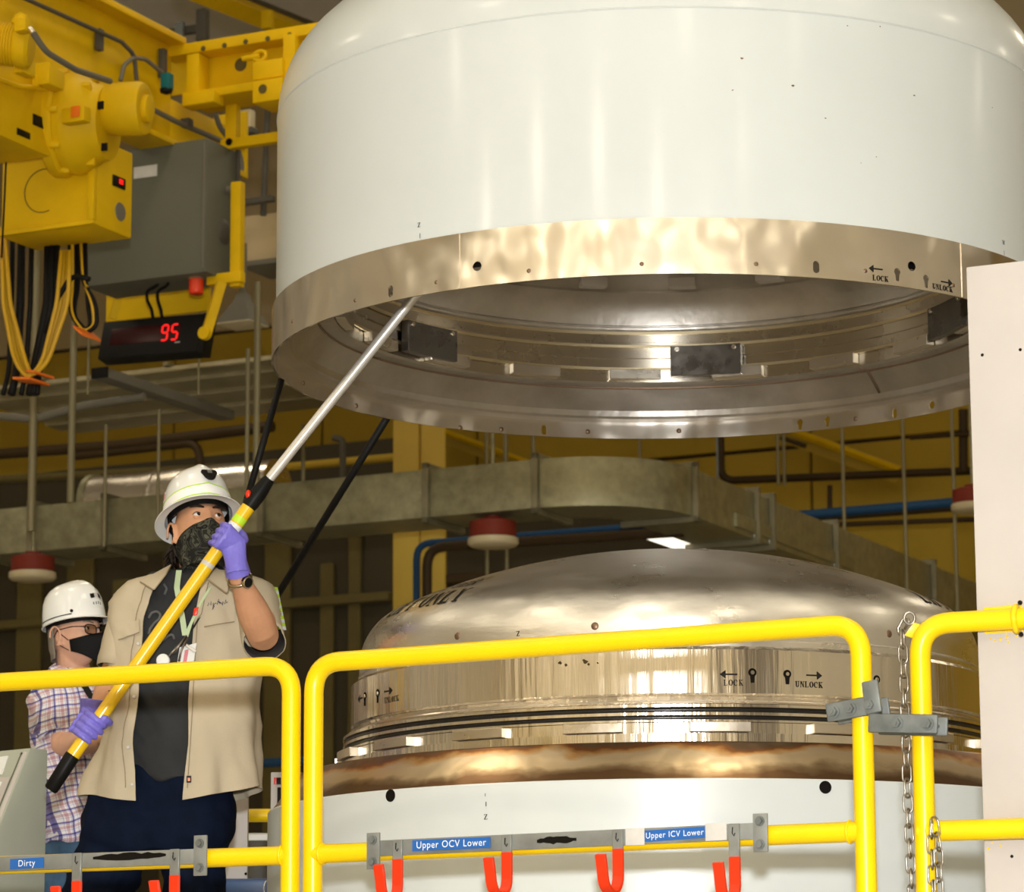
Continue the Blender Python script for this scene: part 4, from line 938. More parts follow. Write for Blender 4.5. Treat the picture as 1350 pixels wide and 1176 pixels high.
# --- upper side plate beam (left edge)
sb_ = thing('trolley_beam', 'yellow trolley side plate with brackets behind the gear motor', 'frame')
us_ = atv(58, 203, 11.9).dot(BU)
zl = atu(58, 203, us_).z; zh = atu(40, 85, us_).z; v_end = 11.95
obj('side_plate', boxb(P_uv(us_, 9.5, zl), BU*-.3, BV*(v_end-9.5), BZ*(zh-zl), .008), M['crane'], sb_)
obj('bracket', vbox(18, 77, 30, 96, 11.5, .10), M['crane'], sb_); obj('bracket', vbox(50, 88, 65, 112, 11.7, .12), M['crane'], sb_); obj('bracket', vbox(30, 86, 66, 116, 11.8, .03), M['crane'], sb_)
for px, py in ((22, 177), (43, 164)): obj('name_tag', boxb(atu(px, py, us_+.001), BU*.003, BV*.10, BZ*.03 if px == 22 else BZ*.05, .001), M['blackp'], sb_)
obj('lifting_strap', tube(nb(), fillet([atu(-5, 103, us_+.02), atu(25, 114, us_+.02), atu(60, 117, us_+.03), atv(100, 110, 12.0), atv(132, 104, 12.1)], .08, 5), .012, 8), M['crane'], sb_, 60)
place(sb_, P_uv(us_, v_end, zl))
# --- gear motor
gm = thing('gear_motor', 'round yellow gear motor with orange sticker on the crane trolley', 'motor')
ax = (BU*.96+BV*.22-BZ*.05).normalized(); gc = atv(74, 163, 12.1); GS = 1.24
def gl(name, prof, off, mt=None, n=48): return obj(name, lathe(nb(), [(r_*GS, z_*GS) for r_, z_ in prof], gc+off, n, axis=ax), mt or M['crane'], gm, 40)
gl('mount_flange', [(0, 0), (.19, 0), (.195, .01), (.195, .04), (.185, .05), (0, .05)], V((0, 0, 0)))
gl('gear_case', [(.18, .05), (.185, .07), (.19, .09), (.175, .13), (.14, .17), (.135, .2), (0, .205)], V((0, 0, 0)))
mo = -BV*.02+BZ*.055
gl('motor_body', [(0, .1), (.085, .1), (.09, .12), (.09, .22), (.093, .225), (.093, .24), (.096, .25), (.098, .33), (.092, .345), (.07, .35), (.05, .345), (.05, .365), (.03, .37), (0, .37)], mo)
for k in range(9):
    a = 2*pi*k/9; ex_, ey_ = frame_of(ax); d_ = ex_*cos(a)+ey_*sin(a)
    bq = nb(); disc_prism(bq, [gc+ax*.045+d_*.228+(ex_*cos(q*pi/4)+ey_*sin(q*pi/4))*.017 for q in range(8)], ax*.05); obj('case_lug', bevel(bq, .003, 1), M['crane'], gm)
    if k % 2 == 0: obj('case_rib', boxb(gc+ax*.16+d_*.17-ax.cross(d_)*.012, ax*.05, d_*.04, ax.cross(d_)*.024, .006), M['crane'], gm)
obj('terminal_box', boxb(atv(80, 163, 11.88), BU*.12, BV*.06, BZ*.07, .012), M['crane'], gm)
s_ = obj('orange_sticker', boxb(atv(93, 155, 11.872), BU*.045, BV*.004, BZ*.05, .001), M['orange'], gm); s_['label'] = 'orange square sticker'
for px, py in ((131, 144), (189, 152), (136, 199)):
    obj('rating_plate', boxb(atv(px-3, py, 11.9 if px < 180 else 12.15)-BV*.0, BU*.028, BV*.012, BZ*.035, .002), M['blackp'], gm)
place(gm, gc)
m2 = thing('trolley_motor', 'small yellow finned motor at the left edge with grey flexible conduit', 'motor')
mc = atv(-25, 55, 11.2); ax2 = (BU*.9+BV*.4-BZ*.12).normalized()
obj('motor_body', lathe(nb(), [(0, 0), (.09, 0), (.092, .03), (.084, .035)]+[(q, .04+.012*i+d) for i in range(9) for q, d in ((.084, 0), (.091, .003), (.091, .007), (.084, .010))]+[(.093, .16), (.095, .2), (.08, .215), (0, .22)], mc, 40, axis=ax2), M['crane'], m2)
obj('junction_box', boxb(atv(17, 42, 11.1), BU*.06, BV*.06, BZ*.06, .015), M['crane'], m2); obj('box_lid', lathe(nb(), [(0, .05), (.02, .05), (.036, .03), (.04, 0), (.03, -.01)], atv(26, 33, 11.15), 20, axis=BZ*1+BU*.5), M['crane'], m2)
obj('fitting', rod(atv(39, 37, 11.1), atv(44, 44, 11.1), .011), M['steel'], m2)
obj('flexible_conduit', tube(nb(), fillet([atv(43, 42, 11.1), atv(60, 68, 11.2), atv(100, 92, 11.5), atv(145, 107, 11.9)], .3, 8), .0135, 10), M['cond'], m2, 60); place(m2, mc)
# --- festoon cables
def fest(pts, r, mt, label, n=8, cat='cable', group=None):
    return tag(obj('festoon_cable', tube(nb(), fillet([atv(*p) for p in pts], .4, 7), r, n), mt, None, 180), label, cat, group)
M['ycable'] = mat('yellow_cable', (.62, .36, .01), .5)
fl = [(-1, 0), (4, .03), (9, .06), (14, .0)]
for k, (dx, dv) in enumerate(fl): fest([(2+dx*.3, 300, 12.36+dv), (5+dx*.6, 400, 12.36+dv), (20+dx, 478, 12.36+dv), (38+dx*.3, 500-k, 12.3+dv), (56+dx*.5, 478, 12.36+dv), (76+dx, 400, 12.36+dv), (82+dx*.7, 330, 12.36+dv)], .010, M['ycable'], ('outermost', 'second', 'third', 'innermost')[k]+' yellow festoon cable of the deep loop under the hoist housing', group='yellow festoon loops')
for k, x in enumerate((15, 27, 40, 62, 68, 74)):
    x2 = (12, 22, 34, 44, 48, 52)[k]; tag(obj('festoon_cable', tube(nb(), fillet([atv(x+2, 300, 12.44), atv(x, 400, 12.44), atv(x2, 490, 12.44), atv(x2-8+k, 520, 12.4)], .3, 6), .019 if k in (1, 3, 4) else .012, 8), M['black'], None, 180), ('first', 'second', 'third', 'fourth', 'fifth', 'sixth')[k]+' from the left of the black festoon cables under the hoist housing', 'cable', 'black festoon cables')
for k in range(4): fest([(92+k*4, 300, 12.46), (92+k*4, 380, 12.46), (93+k, 415, 12.42), (112, 440-k*2, 12.38), (128-k*3, 430, 12.42), (127-k*4, 400, 12.42), (108+k*2, 370, 12.42), (104+k*3, 310, 12.47)], .011 if k < 2 else .008, M['black'] if k != 1 else M['ycable'], 'short curled festoon loop left of the display, '+('black outer', 'yellow', 'black second', 'black inner')[k]+' strand')
fest([(60, 440, 12.38), (75, 395, 12.38), (95, 362, 12.38), (118, 368, 12.38)], .012, M['black'], 'black cable looping up from the orange ties to the short coil')
for x, y, w_ in ((16, 500, 32), (34, 490, 16), (96, 432, 16)):
    a = atv(x, y, 12.28); tag(obj('cable_tie', boxb(a, BU*(w_/340)+BZ*(-.01 if x < 90 else -.04), BV*.16, BZ*.012, .003), M['orange'], None), 'orange cable tie '+('across the bottom of the yellow loops', 'above the longer orange tie', 'on the short curled cable loop')[(16, 34, 96).index(x)], 'cable tie')
tag(obj('pull_cord', tube(nb(), fillet([atv(9, 185, 11.9), atv(6, 260, 12.0), atv(2, 340, 12.1)], .3, 5), .0045, 6), M['black'], None, 180), 'thin black cord hanging before the hoist housing at the left edge', 'cord')
# --- flood lamp and small box behind
fd = thing('flood_lamp', 'dim grey pyramid flood lamp beside the display arm', 'lamp')
c_ = atv(320, 420, 15.4); bq = nb(); n4 = []
for s, z in ((.028, .14), (.035, .10), (.085, .01), (.105, -.035)): n4.append([bq.verts.new(c_+BU*s*i+BV*s*j+BZ*z) for i, j in ((-1, -1), (1, -1), (1, 1), (-1, 1))])
for i in range(3):
    for j in range(4): bq.faces.new((n4[i][j], n4[i][(j+1) % 4], n4[i+1][(j+1) % 4], n4[i+1][j]))
bq.faces.new(n4[0]); obj('shade', bq, M['cond'], fd, 30)
obj('glass', boxb(c_-BU*.105-BV*.105-BZ*.04, BU*.21, BV*.21, BZ*.006, .002), M['lens'], fd); obj('yoke', rod(c_+BZ*.13, c_+BZ*.42, .02), M['cond'], fd); place(fd, c_)
sbx = thing('junction_box', 'small cream box on the wall behind the yellow drop frame', 'box'); obj('cover', vbox(316, 145, 330, 169, 15.3, .06, .01), M['lens'], sbx); obj('base', vbox(318, 168, 332, 176, 15.3, .08), M['dgrey'], sbx); place(sbx, atv(323, 169, 15.3))
wl = thing('wall_cabinet', 'pale beige cabinet between drop frame and lid with a grey conduit', 'cabinet'); obj('case', vbox(318, 286, 400, 350, 16.2, .3), M['beige'], wl); obj('shelf', vbox(316, 345, 400, 352, 16.1, .35), M['cond'], wl); obj('conduit', rod(atv(353, 140, 16.1), atv(347, 284, 16.1), .018), M['dgrey'], wl); obj('crossbar', vbox(318, 262, 358, 270, 16.0, .05), M['dgrey'], wl); place(wl, atv(318, 350, 16.2))
# --- black tag lines hanging from the lid
tag(obj('tag_line', tube(nb(), [at(371, 500, 10.0), at(321, 674, 9.98)], .0105, 8), M['black'], None, 180), 'black taut tag line below the lid, ending behind the pole collar', 'tag line')
tag(obj('tag_line_wire', tube(nb(), [at(374, 500, 10.02), at(324, 674, 10.0)], .0025, 6), M['ycable'], None, 180), 'thin pale wire running along the steeper black tag line', 'wire')
tag(obj('tag_line', tube(nb(), [at(517, 540, 10.86), at(340, 826, 11.6)], .0125, 8), M['black'], None, 180), 'black taut tag line from the lid down behind the front worker\'s sleeve', 'tag line')
# ------------------------------------------------------------------ cabinets at the lower left
cb_ = thing('control_cabinet', 'pale grey-green sloped control cabinet at the lower left edge', 'cabinet')
ca = R(50); cs, cq = V((cos(ca), sin(ca), 0)), V((-sin(ca), cos(ca), 0)); P0 = at(-35, 1175, 10.55)
def cpx(s, z): p = P0+cs*s; p.z = z; return W/2+FPX*p.dot(CX)/p.dot(_f), H/2-FPX*p.dot(CU)/p.dot(_f)
s1 = .2; zt = 1
for _ in range(30):
    s1 += (40-cpx(s1, zt)[0])/FPX*8; zt += (cpx(s1, zt)[1]-986)/FPX*8
prf = [(0, PZ), (0, P0.z), (s1, zt), (s1+.075, zt), (s1+.075, PZ)]
obj('case', bevel(disc_prism(nb(), [V((P0.x, P0.y, 0))+cs*a_+BZ*z_ for a_, z_ in prf], cq*.75), .006), M['palegreen'], cb_, 30)
sA, sB = V((P0.x, P0.y, P0.z)), V((P0.x, P0.y, 0))+cs*s1+BZ*zt; sn_ = (sB-sA).cross(cq).normalized(); sn_ = -sn_ if sn_.y > 0 else sn_
def slp(px, py): d = ray(px, py); return d*(sA.dot(sn_)/d.dot(sn_))
obj('edge_trim', tube(nb(), [slp(34, 992), slp(-30, 1150)], .007, 6), M['panel'], cb_, 60); obj('edge_trim', tube(nb(), [slp(29, 992), slp(-36, 1150)], .003, 6), M['grey'], cb_, 60)
obj('card', disc_prism(nb(), [slp(*q) for q in ((-14, 1000), (11, 997), (3, 1021), (-14, 1023))], sn_*.003), M['lwhite'], cb_, 0)
obj('display_frame', disc_prism(nb(), [slp(*q) for q in ((-20, 1028), (14.5, 1025), (0, 1062), (-20, 1066))], sn_*.005), M['panel'], cb_, 0)
obj('display_glass', disc_prism(nb(), [slp(*q)+sn_*.005 for q in ((-20, 1034), (4, 1032), (-4, 1050), (-20, 1053))], sn_*.002), M['lwhite'], cb_, 0)
obj('screw', lathe(nb(), [(0, .002), (.004, .002), (.005, 0)], slp(28, 994), 10, axis=sn_), M['hole'], cb_)
place(cb_, V((P0.x, P0.y, PZ)))
ib = thing('instrument_cabinet', 'cream instrument cabinet with red and black displays, behind the railing posts', 'cabinet')
yb = 9.75
def fb(x0, y0, x1, y1, Y, dY, w_=.004):
    a, b_ = at(x0, y1, Y), at(x1, y0, Y); return boxb(V((a.x, Y, a.z)), V((b_.x-a.x, 0, 0)), V((0, dY, 0)), V((0, 0, b_.z-a.z)), w_)
a = at(357, 1018, yb+1.2); 
obj('case', boxb(V((a.x, yb+1.2, PZ)), V((.1, 0, 0)), V((0, .3, 0)), V((0, 0, a.z-PZ)), .004), M['panel'], ib)
for x0, y0, x1, y1, mt in ((361, 1025, 364.5, 1034, 'redhook'), (364.5, 1025, 371, 1034, 'blackp'), (365.5, 1038, 372, 1060, 'blackp')): obj('display_window', fb(x0, y0, x1, y1, yb+1.197, .004, .0005), M[mt], ib)
place(ib, V((a.x, yb+1.2, PZ)))
gd = thing('grey_housing', 'light grey rounded machine housing in front of the instrument cabinet', 'housing'); a = at(361, 1063, yb+1.0)
obj('housing', boxb(V((a.x, yb+1.0, PZ)), V((.07, 0, 0)), V((0, .16, 0)), V((0, 0, a.z-PZ)), .018, 4), M['white'], gd); obj('foot', boxb(V((a.x, yb+1.0, PZ)), V((.07, 0, 0)), V((0, -.02, 0)), V((0, 0, .03)), .004), M['dgrey'], gd); place(gd, V((a.x, yb+1.0, PZ)))
wp = thing('side_panel', 'beige upright panel behind the front worker\'s hip', 'panel'); a = at(303, 1052, 11.3)
b_ = at(327, 1052, 11.3); obj('sheet', boxb(V((a.x-.03, 11.3, PZ)), V((b_.x-a.x+.03, 0, 0)), V((0, .04, 0)), V((0, 0, a.z-PZ+.04)), .004), M['panel'], wp); obj('screw', lathe(nb(), [(0, .001), (.004, .001), (.005, 0)], at(324, 1152, 11.299), 10, axis=V((0, -1, 0))), M['hole'], wp); place(wp, V((a.x, 11.3, PZ)))
yr = thing('rear_rail', 'short stretch of yellow rail seen behind the front worker\'s hip', 'railing'); a, b_ = at(290, 1075.5, 12.2), at(420, 1074.5, 12.2)
obj('rail', rod(a, b_, .024), M['rail'], yr); 
for q in (a, b_): obj('post', rod(V((q.x, q.y, PZ)), q, .022), M['rail'], yr)
place(yr, V((a.x, a.y, PZ)))
wt = thing('white_drum', 'white-lidded dark drum standing behind the rear rail', 'drum'); a = at(341, 1108, 12.44)
obj('lid', lathe(nb(), [(0, .02), (.1, .02), (.16, .01), (.165, -.01), (.16, -.012)], a, 30), M['lwhite'], wt); obj('barrel', lathe(nb(), [(.155, -.012), (.155, PZ-a.z), (0, PZ-a.z)], a, 30), M['dgrey'], wt); place(wt, V((a.x, a.y, PZ)))
bb = thing('blue_case', 'blue hard case with a wire bail behind the railing corner', 'case'); a = at(292, 1158, 10.9); b_ = at(362, 1156, 10.9)
M['bluec'] = mat('blue_case_plastic', (.04, .085, .20), .35, coat=.2)
obj('shell', boxb(V((a.x, 10.9, PZ)), V((b_.x-a.x, 0, 0)), V((0, .3, 0)), V((0, 0, a.z-PZ)), .015, 3), M['bluec'], bb)
c_ = at(353, 1172, 10.89); obj('wire_bail', tube(nb(), [c_+V((cos(k*pi/8)*.013, 0, sin(k*pi/8)*.028)) for k in range(16)], .003, 6, closed=True), M['chain'], bb, 180); place(bb, V((a.x, 10.9, PZ)))
# ================================================================== people
M['skin1'] = mat('tan_skin', (.64, .33, .185), .5, var=.1, vscale=18, sss=.08, spec=.3, bump=.03, bscale=90)
M['skin2'] = mat('pale_skin', (.74, .42, .29), .5, var=.1, vscale=18, sss=.08, spec=.3, bump=.03, bscale=90)
M['glove'] = mat('violet_nitrile', (.20, .17, .68), .4, var=.06, vscale=30, bump=.25, bscale=60)
M['khaki'] = mat('khaki_twill', (.56, .48, .345), .85, var=.05, vscale=5, spec=.1, bump=.08, bscale=160)
M['lining'] = mat('dark_grey_lining', (.05, .046, .044), .85, spec=.05)
M['khakid'] = mat('khaki_stitch', (.33, .26, .16), .85)
M['tee'] = mat('charcoal_jersey', (.040, .041, .042), .85, spec=.08, var=.15, vscale=9)
M['jean'] = mat('dark_navy_denim', (.005, .009, .024), .8, spec=.06, var=.2, vscale=14, bump=.08, bscale=120)
M['jean2'] = mat('faded_blue_denim', (.07, .13, .21), .8, spec=.1, var=.25, vscale=14, bump=.08, bscale=120)
M['hat'] = mat('white_hard_hat', (.90, .91, .89), .25, coat=.5)
M['reflect'] = mat('bright_reflective_tape', (1, 1, .98), .5); M['lime'] = mat('lime_tape', (.55, .85, .03), .5); M['silver'] = mat('silver_tape', (.75, .8, .9), .35)
M['hair'] = mat('dark_brown_hair', (.014, .008, .005), .45, spec=.2, bump=.3, bscale=80, stretch=(4, 4, .3)); M['hairg'] = mat('grey_hair', (.22, .19, .15), .6, bump=.3, bscale=80)
M['mask'] = mat('black_cloth_mask', (.006, .006, .006), .6, spec=.12, bump=.1, bscale=50)
M['eye'] = mat('eye_white', (.75, .70, .66), .2); M['iris'] = mat('dark_iris', (.03, .014, .006), .12)
M['lan'] = mat('pale_green_webbing', (.50, .62, .38), .7); M['navy'] = mat('navy_thread', (.01, .015, .09), .7)
M['yel'] = mat('yellow_pole_lacquer', (.90, .56, .003), .3, coat=.3); M['alu'] = mat('satin_aluminium', (.74, .72, .68), .33, .55)
M['watch'] = mat('watch_steel', (.52, .46, .34), .25, 1)
cam_ = mat('camouflage_cloth', (.05, .05, .04), .85, spec=.08); nt = cam_.node_tree; b = nt.nodes['Principled BSDF']
tc = node(cam_, 'ShaderNodeTexCoord'); nz = node(cam_, 'ShaderNodeTexNoise', Scale=17.0, Detail=1.0, Distortion=2.2); rp = node(cam_, 'ShaderNodeValToRGB'); rp.color_ramp.interpolation = 'CONSTANT'
for p_, c_ in ((.40, (.045, .045, .036)), (.47, (.014, .014, .012)), (.53, (.075, .075, .055)), (.60, (.022, .024, .018)), (.66, (.11, .105, .08))):
    e_ = rp.color_ramp.elements.new(p_); e_.color = (*c_, 1)
rp.color_ramp.elements[0].color = (.02, .02, .017, 1)
nt.links.new(tc.outputs['Object'], nz.inputs['Vector']); nt.links.new(nz.outputs[0], rp.inputs[0]); nt.links.new(rp.outputs[0], b.inputs['Base Color']); M['camo'] = cam_
pl = mat('plaid_cotton', (.75, .72, .74), .85, spec=.1); nt = pl.node_tree; b = nt.nodes['Principled BSDF']
tc = node(pl, 'ShaderNodeTexCoord'); mp = node(pl, 'ShaderNodeMapping'); mp.inputs['Rotation'].default_value = (0, R(8), R(-30)); nt.links.new(tc.outputs['Object'], mp.inputs[0])
nz = node(pl, 'ShaderNodeTexNoise', Scale=5.0); mx0 = node(pl, 'ShaderNodeMixRGB', blend_type='ADD'); mx0.inputs[0].default_value = .05
nt.links.new(tc.outputs['Object'], nz.inputs['Vector']); nt.links.new(mp.outputs[0], mx0.inputs[1]); nt.links.new(nz.outputs['Color'], mx0.inputs[2])
sp = node(pl, 'ShaderNodeSeparateXYZ'); nt.links.new(mx0.outputs[0], sp.inputs[0])
prev = None
def stripes(axis, per, ph, wd_, colr, fac):
    global prev
    a = node(pl, 'ShaderNodeMath', operation='MULTIPLY_ADD'); a.inputs[1].default_value = 1/per; a.inputs[2].default_value = ph; nt.links.new(sp.outputs[axis], a.inputs[0])
    f = node(pl, 'ShaderNodeMath', operation='FRACT'); nt.links.new(a.outputs[0], f.inputs[0])
    l = node(pl, 'ShaderNodeMath', operation='LESS_THAN'); l.inputs[1].default_value = wd_; nt.links.new(f.outputs[0], l.inputs[0])
    k = node(pl, 'ShaderNodeMath', operation='MULTIPLY'); k.inputs[1].default_value = fac; nt.links.new(l.outputs[0], k.inputs[0])
    x = node(pl, 'ShaderNodeMixRGB', blend_type='MULTIPLY'); x.inputs[2].default_value = (*colr, 1); nt.links.new(k.outputs[0], x.inputs[0])
    if prev is None: x.inputs[1].default_value = (.88, .85, .87, 1)
    else: nt.links.new(prev.outputs[0], x.inputs[1])
    prev = x
for ax_ in ('X', 'Z'):
    stripes(ax_, .040, .0, .15, (.14, .13, .46), .85); stripes(ax_, .040, .45, .24, (.72, .48, .52), .75); stripes(ax_, .020, .2, .12, (.45, .4, .62), .5)
nt.links.new(prev.outputs[0], b.inputs['Base Color']); M['plaid'] = pl

def loft(bm, secs, n=28, ex=.85, caps=True):
    rings = []
    for s in secs:
        c, a, b_ = V(s[0]), V(s[1]), V(s[2]); rings.append([])
        for k in range(n):
            t = 2*pi*k/n; x, y = cos(t), sin(t)
            x = math.copysign(abs(x)**ex, x); y = math.copysign(abs(y)**ex, y); rings[-1].append(bm.verts.new(c+a*x+b_*y))
    for i in range(len(rings)-1):
        for k in range(n): bm.faces.new((rings[i][k], rings[i][(k+1) % n], rings[i+1][(k+1) % n], rings[i+1][k]))
    if caps: bm.faces.new(rings[0][::-1]); bm.faces.new(rings[-1])
    return bm
def limb(bm, pts, rs, n=18):       # tapered limb through joints, rounded ends
    P = [V(p) for p in pts]; d0 = (P[0]-P[1]).normalized(); d1 = (P[-1]-P[-2]).normalized()
    pp, rr = [P[0]+d0*rs[0]*.6, P[0]+d0*rs[0]*.45], [rs[0]*.35, rs[0]*.75]
    for i in range(len(P)-1):
        for k in range(6):
            t = k/6; pp.append(P[i].lerp(P[i+1], t)); rr.append(rs[i]+(rs[i+1]-rs[i])*(t*t*(3-2*t)))
    pp += [P[-1], P[-1]+d1*rs[-1]*.45, P[-1]+d1*rs[-1]*.6]; rr += [rs[-1], rs[-1]*.75, rs[-1]*.35]
    return tube(bm, pp, rr, n)
def ball(bm, c, rx, ry=None, rz=None, ax=None, seg=20):
    ry = ry or rx; rz = rz or rx; X, Y_, Z = ax or (V((1, 0, 0)), V((0, 1, 0)), V((0, 0, 1))); rows = []
    for i in range(seg//2+1):
        th = pi*i/(seg//2); rows.append([bm.verts.new(V(c)+X*rx*sin(th)*cos(2*pi*k/seg)+Y_*ry*sin(th)*sin(2*pi*k/seg)+Z*rz*cos(th)) for k in range(seg)] if 0 < i < seg//2 else [bm.verts.new(V(c)+Z*rz*cos(th))])
    for i in range(len(rows)-1):
        A, B = rows[i], rows[i+1]
        for k in range(seg):
            if len(A) == 1: bm.faces.new((A[0], B[k], B[(k+1) % seg]))
            elif len(B) == 1: bm.faces.new((A[k], B[0], A[(k+1) % seg]))
            else: bm.faces.new((A[k], B[k], B[(k+1) % seg], A[(k+1) % seg]))
    return bm
def remesh(name, bm, vox, mt, parent, smooth=2, post=None):
    bmesh.ops.recalc_face_normals(bm, faces=bm.faces); o = obj(name, bm, None, None, 0)
    r = o.modifiers.new('r', 'REMESH'); r.mode = 'VOXEL'; r.voxel_size = vox
    if smooth: s = o.modifiers.new('s', 'SMOOTH'); s.iterations = smooth; s.factor = .5
    me = bpy.data.meshes.new_from_object(o.evaluated_get(bpy.context.evaluated_depsgraph_get())); old = o.data; o.modifiers.clear(); o.data = me; bpy.data.meshes.remove(old)
    if post:
        bq = bmesh.new(); bq.from_mesh(me); bq.normal_update()
        for v, n_ in [(v, v.normal.copy()) for v in bq.verts]: v.co += n_*post(v.co)
        bq.to_mesh(me); bq.free()
    for q in (mt if isinstance(mt, (list, tuple)) else [mt]): me.materials.append(q)
    me.polygons.foreach_set('use_smooth', [True]*len(me.polygons)); o.parent = parent; return o
def nz3(p, f, s=(1, 1, 1)): return noise.noise(V((p.x*f*s[0], p.y*f*s[1], p.z*f*s[2])))
class Frame:
    def __init__(s, c, yaw, pitch, roll=0):
        y, p = R(yaw), R(pitch); s.c = V(c); s.F = V((sin(y)*cos(p), -cos(y)*cos(p), sin(p))); s.L = V((cos(y), sin(y), 0)); s.U = s.F.cross(s.L)
        q = Matrix.Rotation(R(roll), 3, s.F); s.L = q @ s.L; s.U = q @ s.U
    def __call__(s, f, l, u): return s.c+s.F*f+s.L*l+s.U*u
def gs(x, s): return math.exp(-(x/s)**2)
def head_bm(bm, fr, k=1.0):
    NU, NV = 56, 40; rows = []
    for i in range(NV+1):
        ph = -pi/2+pi*i/NV; row = []
        for j in range(NU if 0 < i < NV else 1):
            th = 2*pi*j/NU; f, l, u = .098*cos(ph)*cos(th), .076*cos(ph)*sin(th), .118*sin(ph)
            if f > 0: f *= 1-.10*gs(l, .05)*0; f = f*.97
            if u < 0: t = -u/.118; l *= 1-.30*t**1.6; f = f*(1-.12*t)+.012*t
            if u < -.05 and f < 0: f *= .8
            fr_ = max(0, f)/.095
            f += fr_*(.006*gs(u-.028, .012)*gs(l, .055) - .011*gs(u-.006, .013)*(gs(l-.033, .016)+gs(l+.033, .016)))
            f += fr_*.005*gs(u+.028, .02)*(gs(l-.047, .02)+gs(l+.047, .02))
            if f > 0: f += gs(l, .0115)*(.022*gs(u+.035, .016)+.013*gs(u+.015, .018)+.006*gs(u-.003, .015))
            f += fr_*(.006*gs(u+.072, .012)*gs(l, .022)+.006*gs(u+.105, .014)*gs(l, .02))
            row.append(bm.verts.new(fr(f*k, l*k, u*k)))
        rows.append(row)
    for i in range(NV):
        A, B = rows[i], rows[i+1]
        for j in range(NU):
            j2 = (j+1) % NU
            if len(A) == 1: bm.faces.new((A[0], B[j2], B[j]))
            elif len(B) == 1: bm.faces.new((A[j], A[j2], B[0]))
            else: bm.faces.new((A[j], A[j2], B[j2], B[j]))
    for s in (-1, 1):      # ears: bowl, rim and lobe
        E_ = lambda a, r_, d_: fr((-.012+cos(a)*r_*.62-.006)*k, s*(.074+d_+.008*(1-cos(a))*.5)*k, (-.008+sin(a)*r_)*k)
        ball(bm, fr(-.012*k, s*.074*k, -.010*k), .019*k, .008*k, .031*k, (fr.F, fr.L, fr.U), 16)
        tube(bm, [E_(R(-95+a), .034, .011) for a in range(0, 300, 15)], [.0035*k]*6+[.0048*k]*14, 8)
        ball(bm, fr(-.006*k, s*.079*k, -.040*k), .009*k, .005*k, .010*k, (fr.F, fr.L, fr.U), 10)
def eyes(fr, par, gaze, skin, k=1.0, lidup=52):
    for s in (-1, 1):
        c = fr(.0765*k, s*.032*k, .006*k); r = .0125*k; g = (fr.F*gaze[0]+fr.L*gaze[1]+fr.U*gaze[2]).normalized()
        e = obj('eyeball', ball(nb(), c, r, seg=20), M['eye'], par, 180)
        gx, gy = frame_of(g); obj('iris', lathe(nb(), [(0, r*1.03), (r*.25, r*1.025), (r*.48, r*.90)], c, 20, axis=g), M['iris'], e, 180)
        bm = nb()       # lids: two bands of a slightly larger sphere, hinged on the line between the corners
        for a0, a1 in ((180-lidup-60, 180-lidup+5-28), (0, 0)):
            pass
        def band(b0, b1):
            rows = []
            for i in range(7):
                a = R(b0+(b1-b0)*i/6); rows.append([bm.verts.new(c+fr.L*(r*1.12*cos(R(q)))+(fr.F*cos(a)+fr.U*sin(a))*(r*1.12*sin(R(q)))) for q in range(12, 169, 12)])
            for i in range(6):
                for j in range(len(rows[0])-1): bm.faces.new((rows[i][j], rows[i][j+1], rows[i+1][j+1], rows[i+1][j]))
        band(30, 100); band(-85, -24)
        obj('eyelids', bm, skin, par, 180)
        bm = nb(); tube(bm, [c+fr.L*(r*1.14*cos(R(q)))+(fr.F*cos(R(29))+fr.U*sin(R(29)))*(r*1.14*sin(R(q))) for q in range(15, 166, 15)], .0009, 5); obj('lash_line', bm, M['hair'], par, 180)
def brows(fr, par, mt, k=1.0, r=.0042):
    for s in (-1, 1):
        P = [fr((.0985-.012*(q/4)**2)*k, s*(.014+.0105*q)*k, (.0255+.006*sin(q/4*pi*.8))*k) for q in range(5)]
        obj('eyebrow', tube(nb(), P, [r*.6*k, r*k, r*k, r*.8*k, r*.35*k], 8), mt, par, 180)
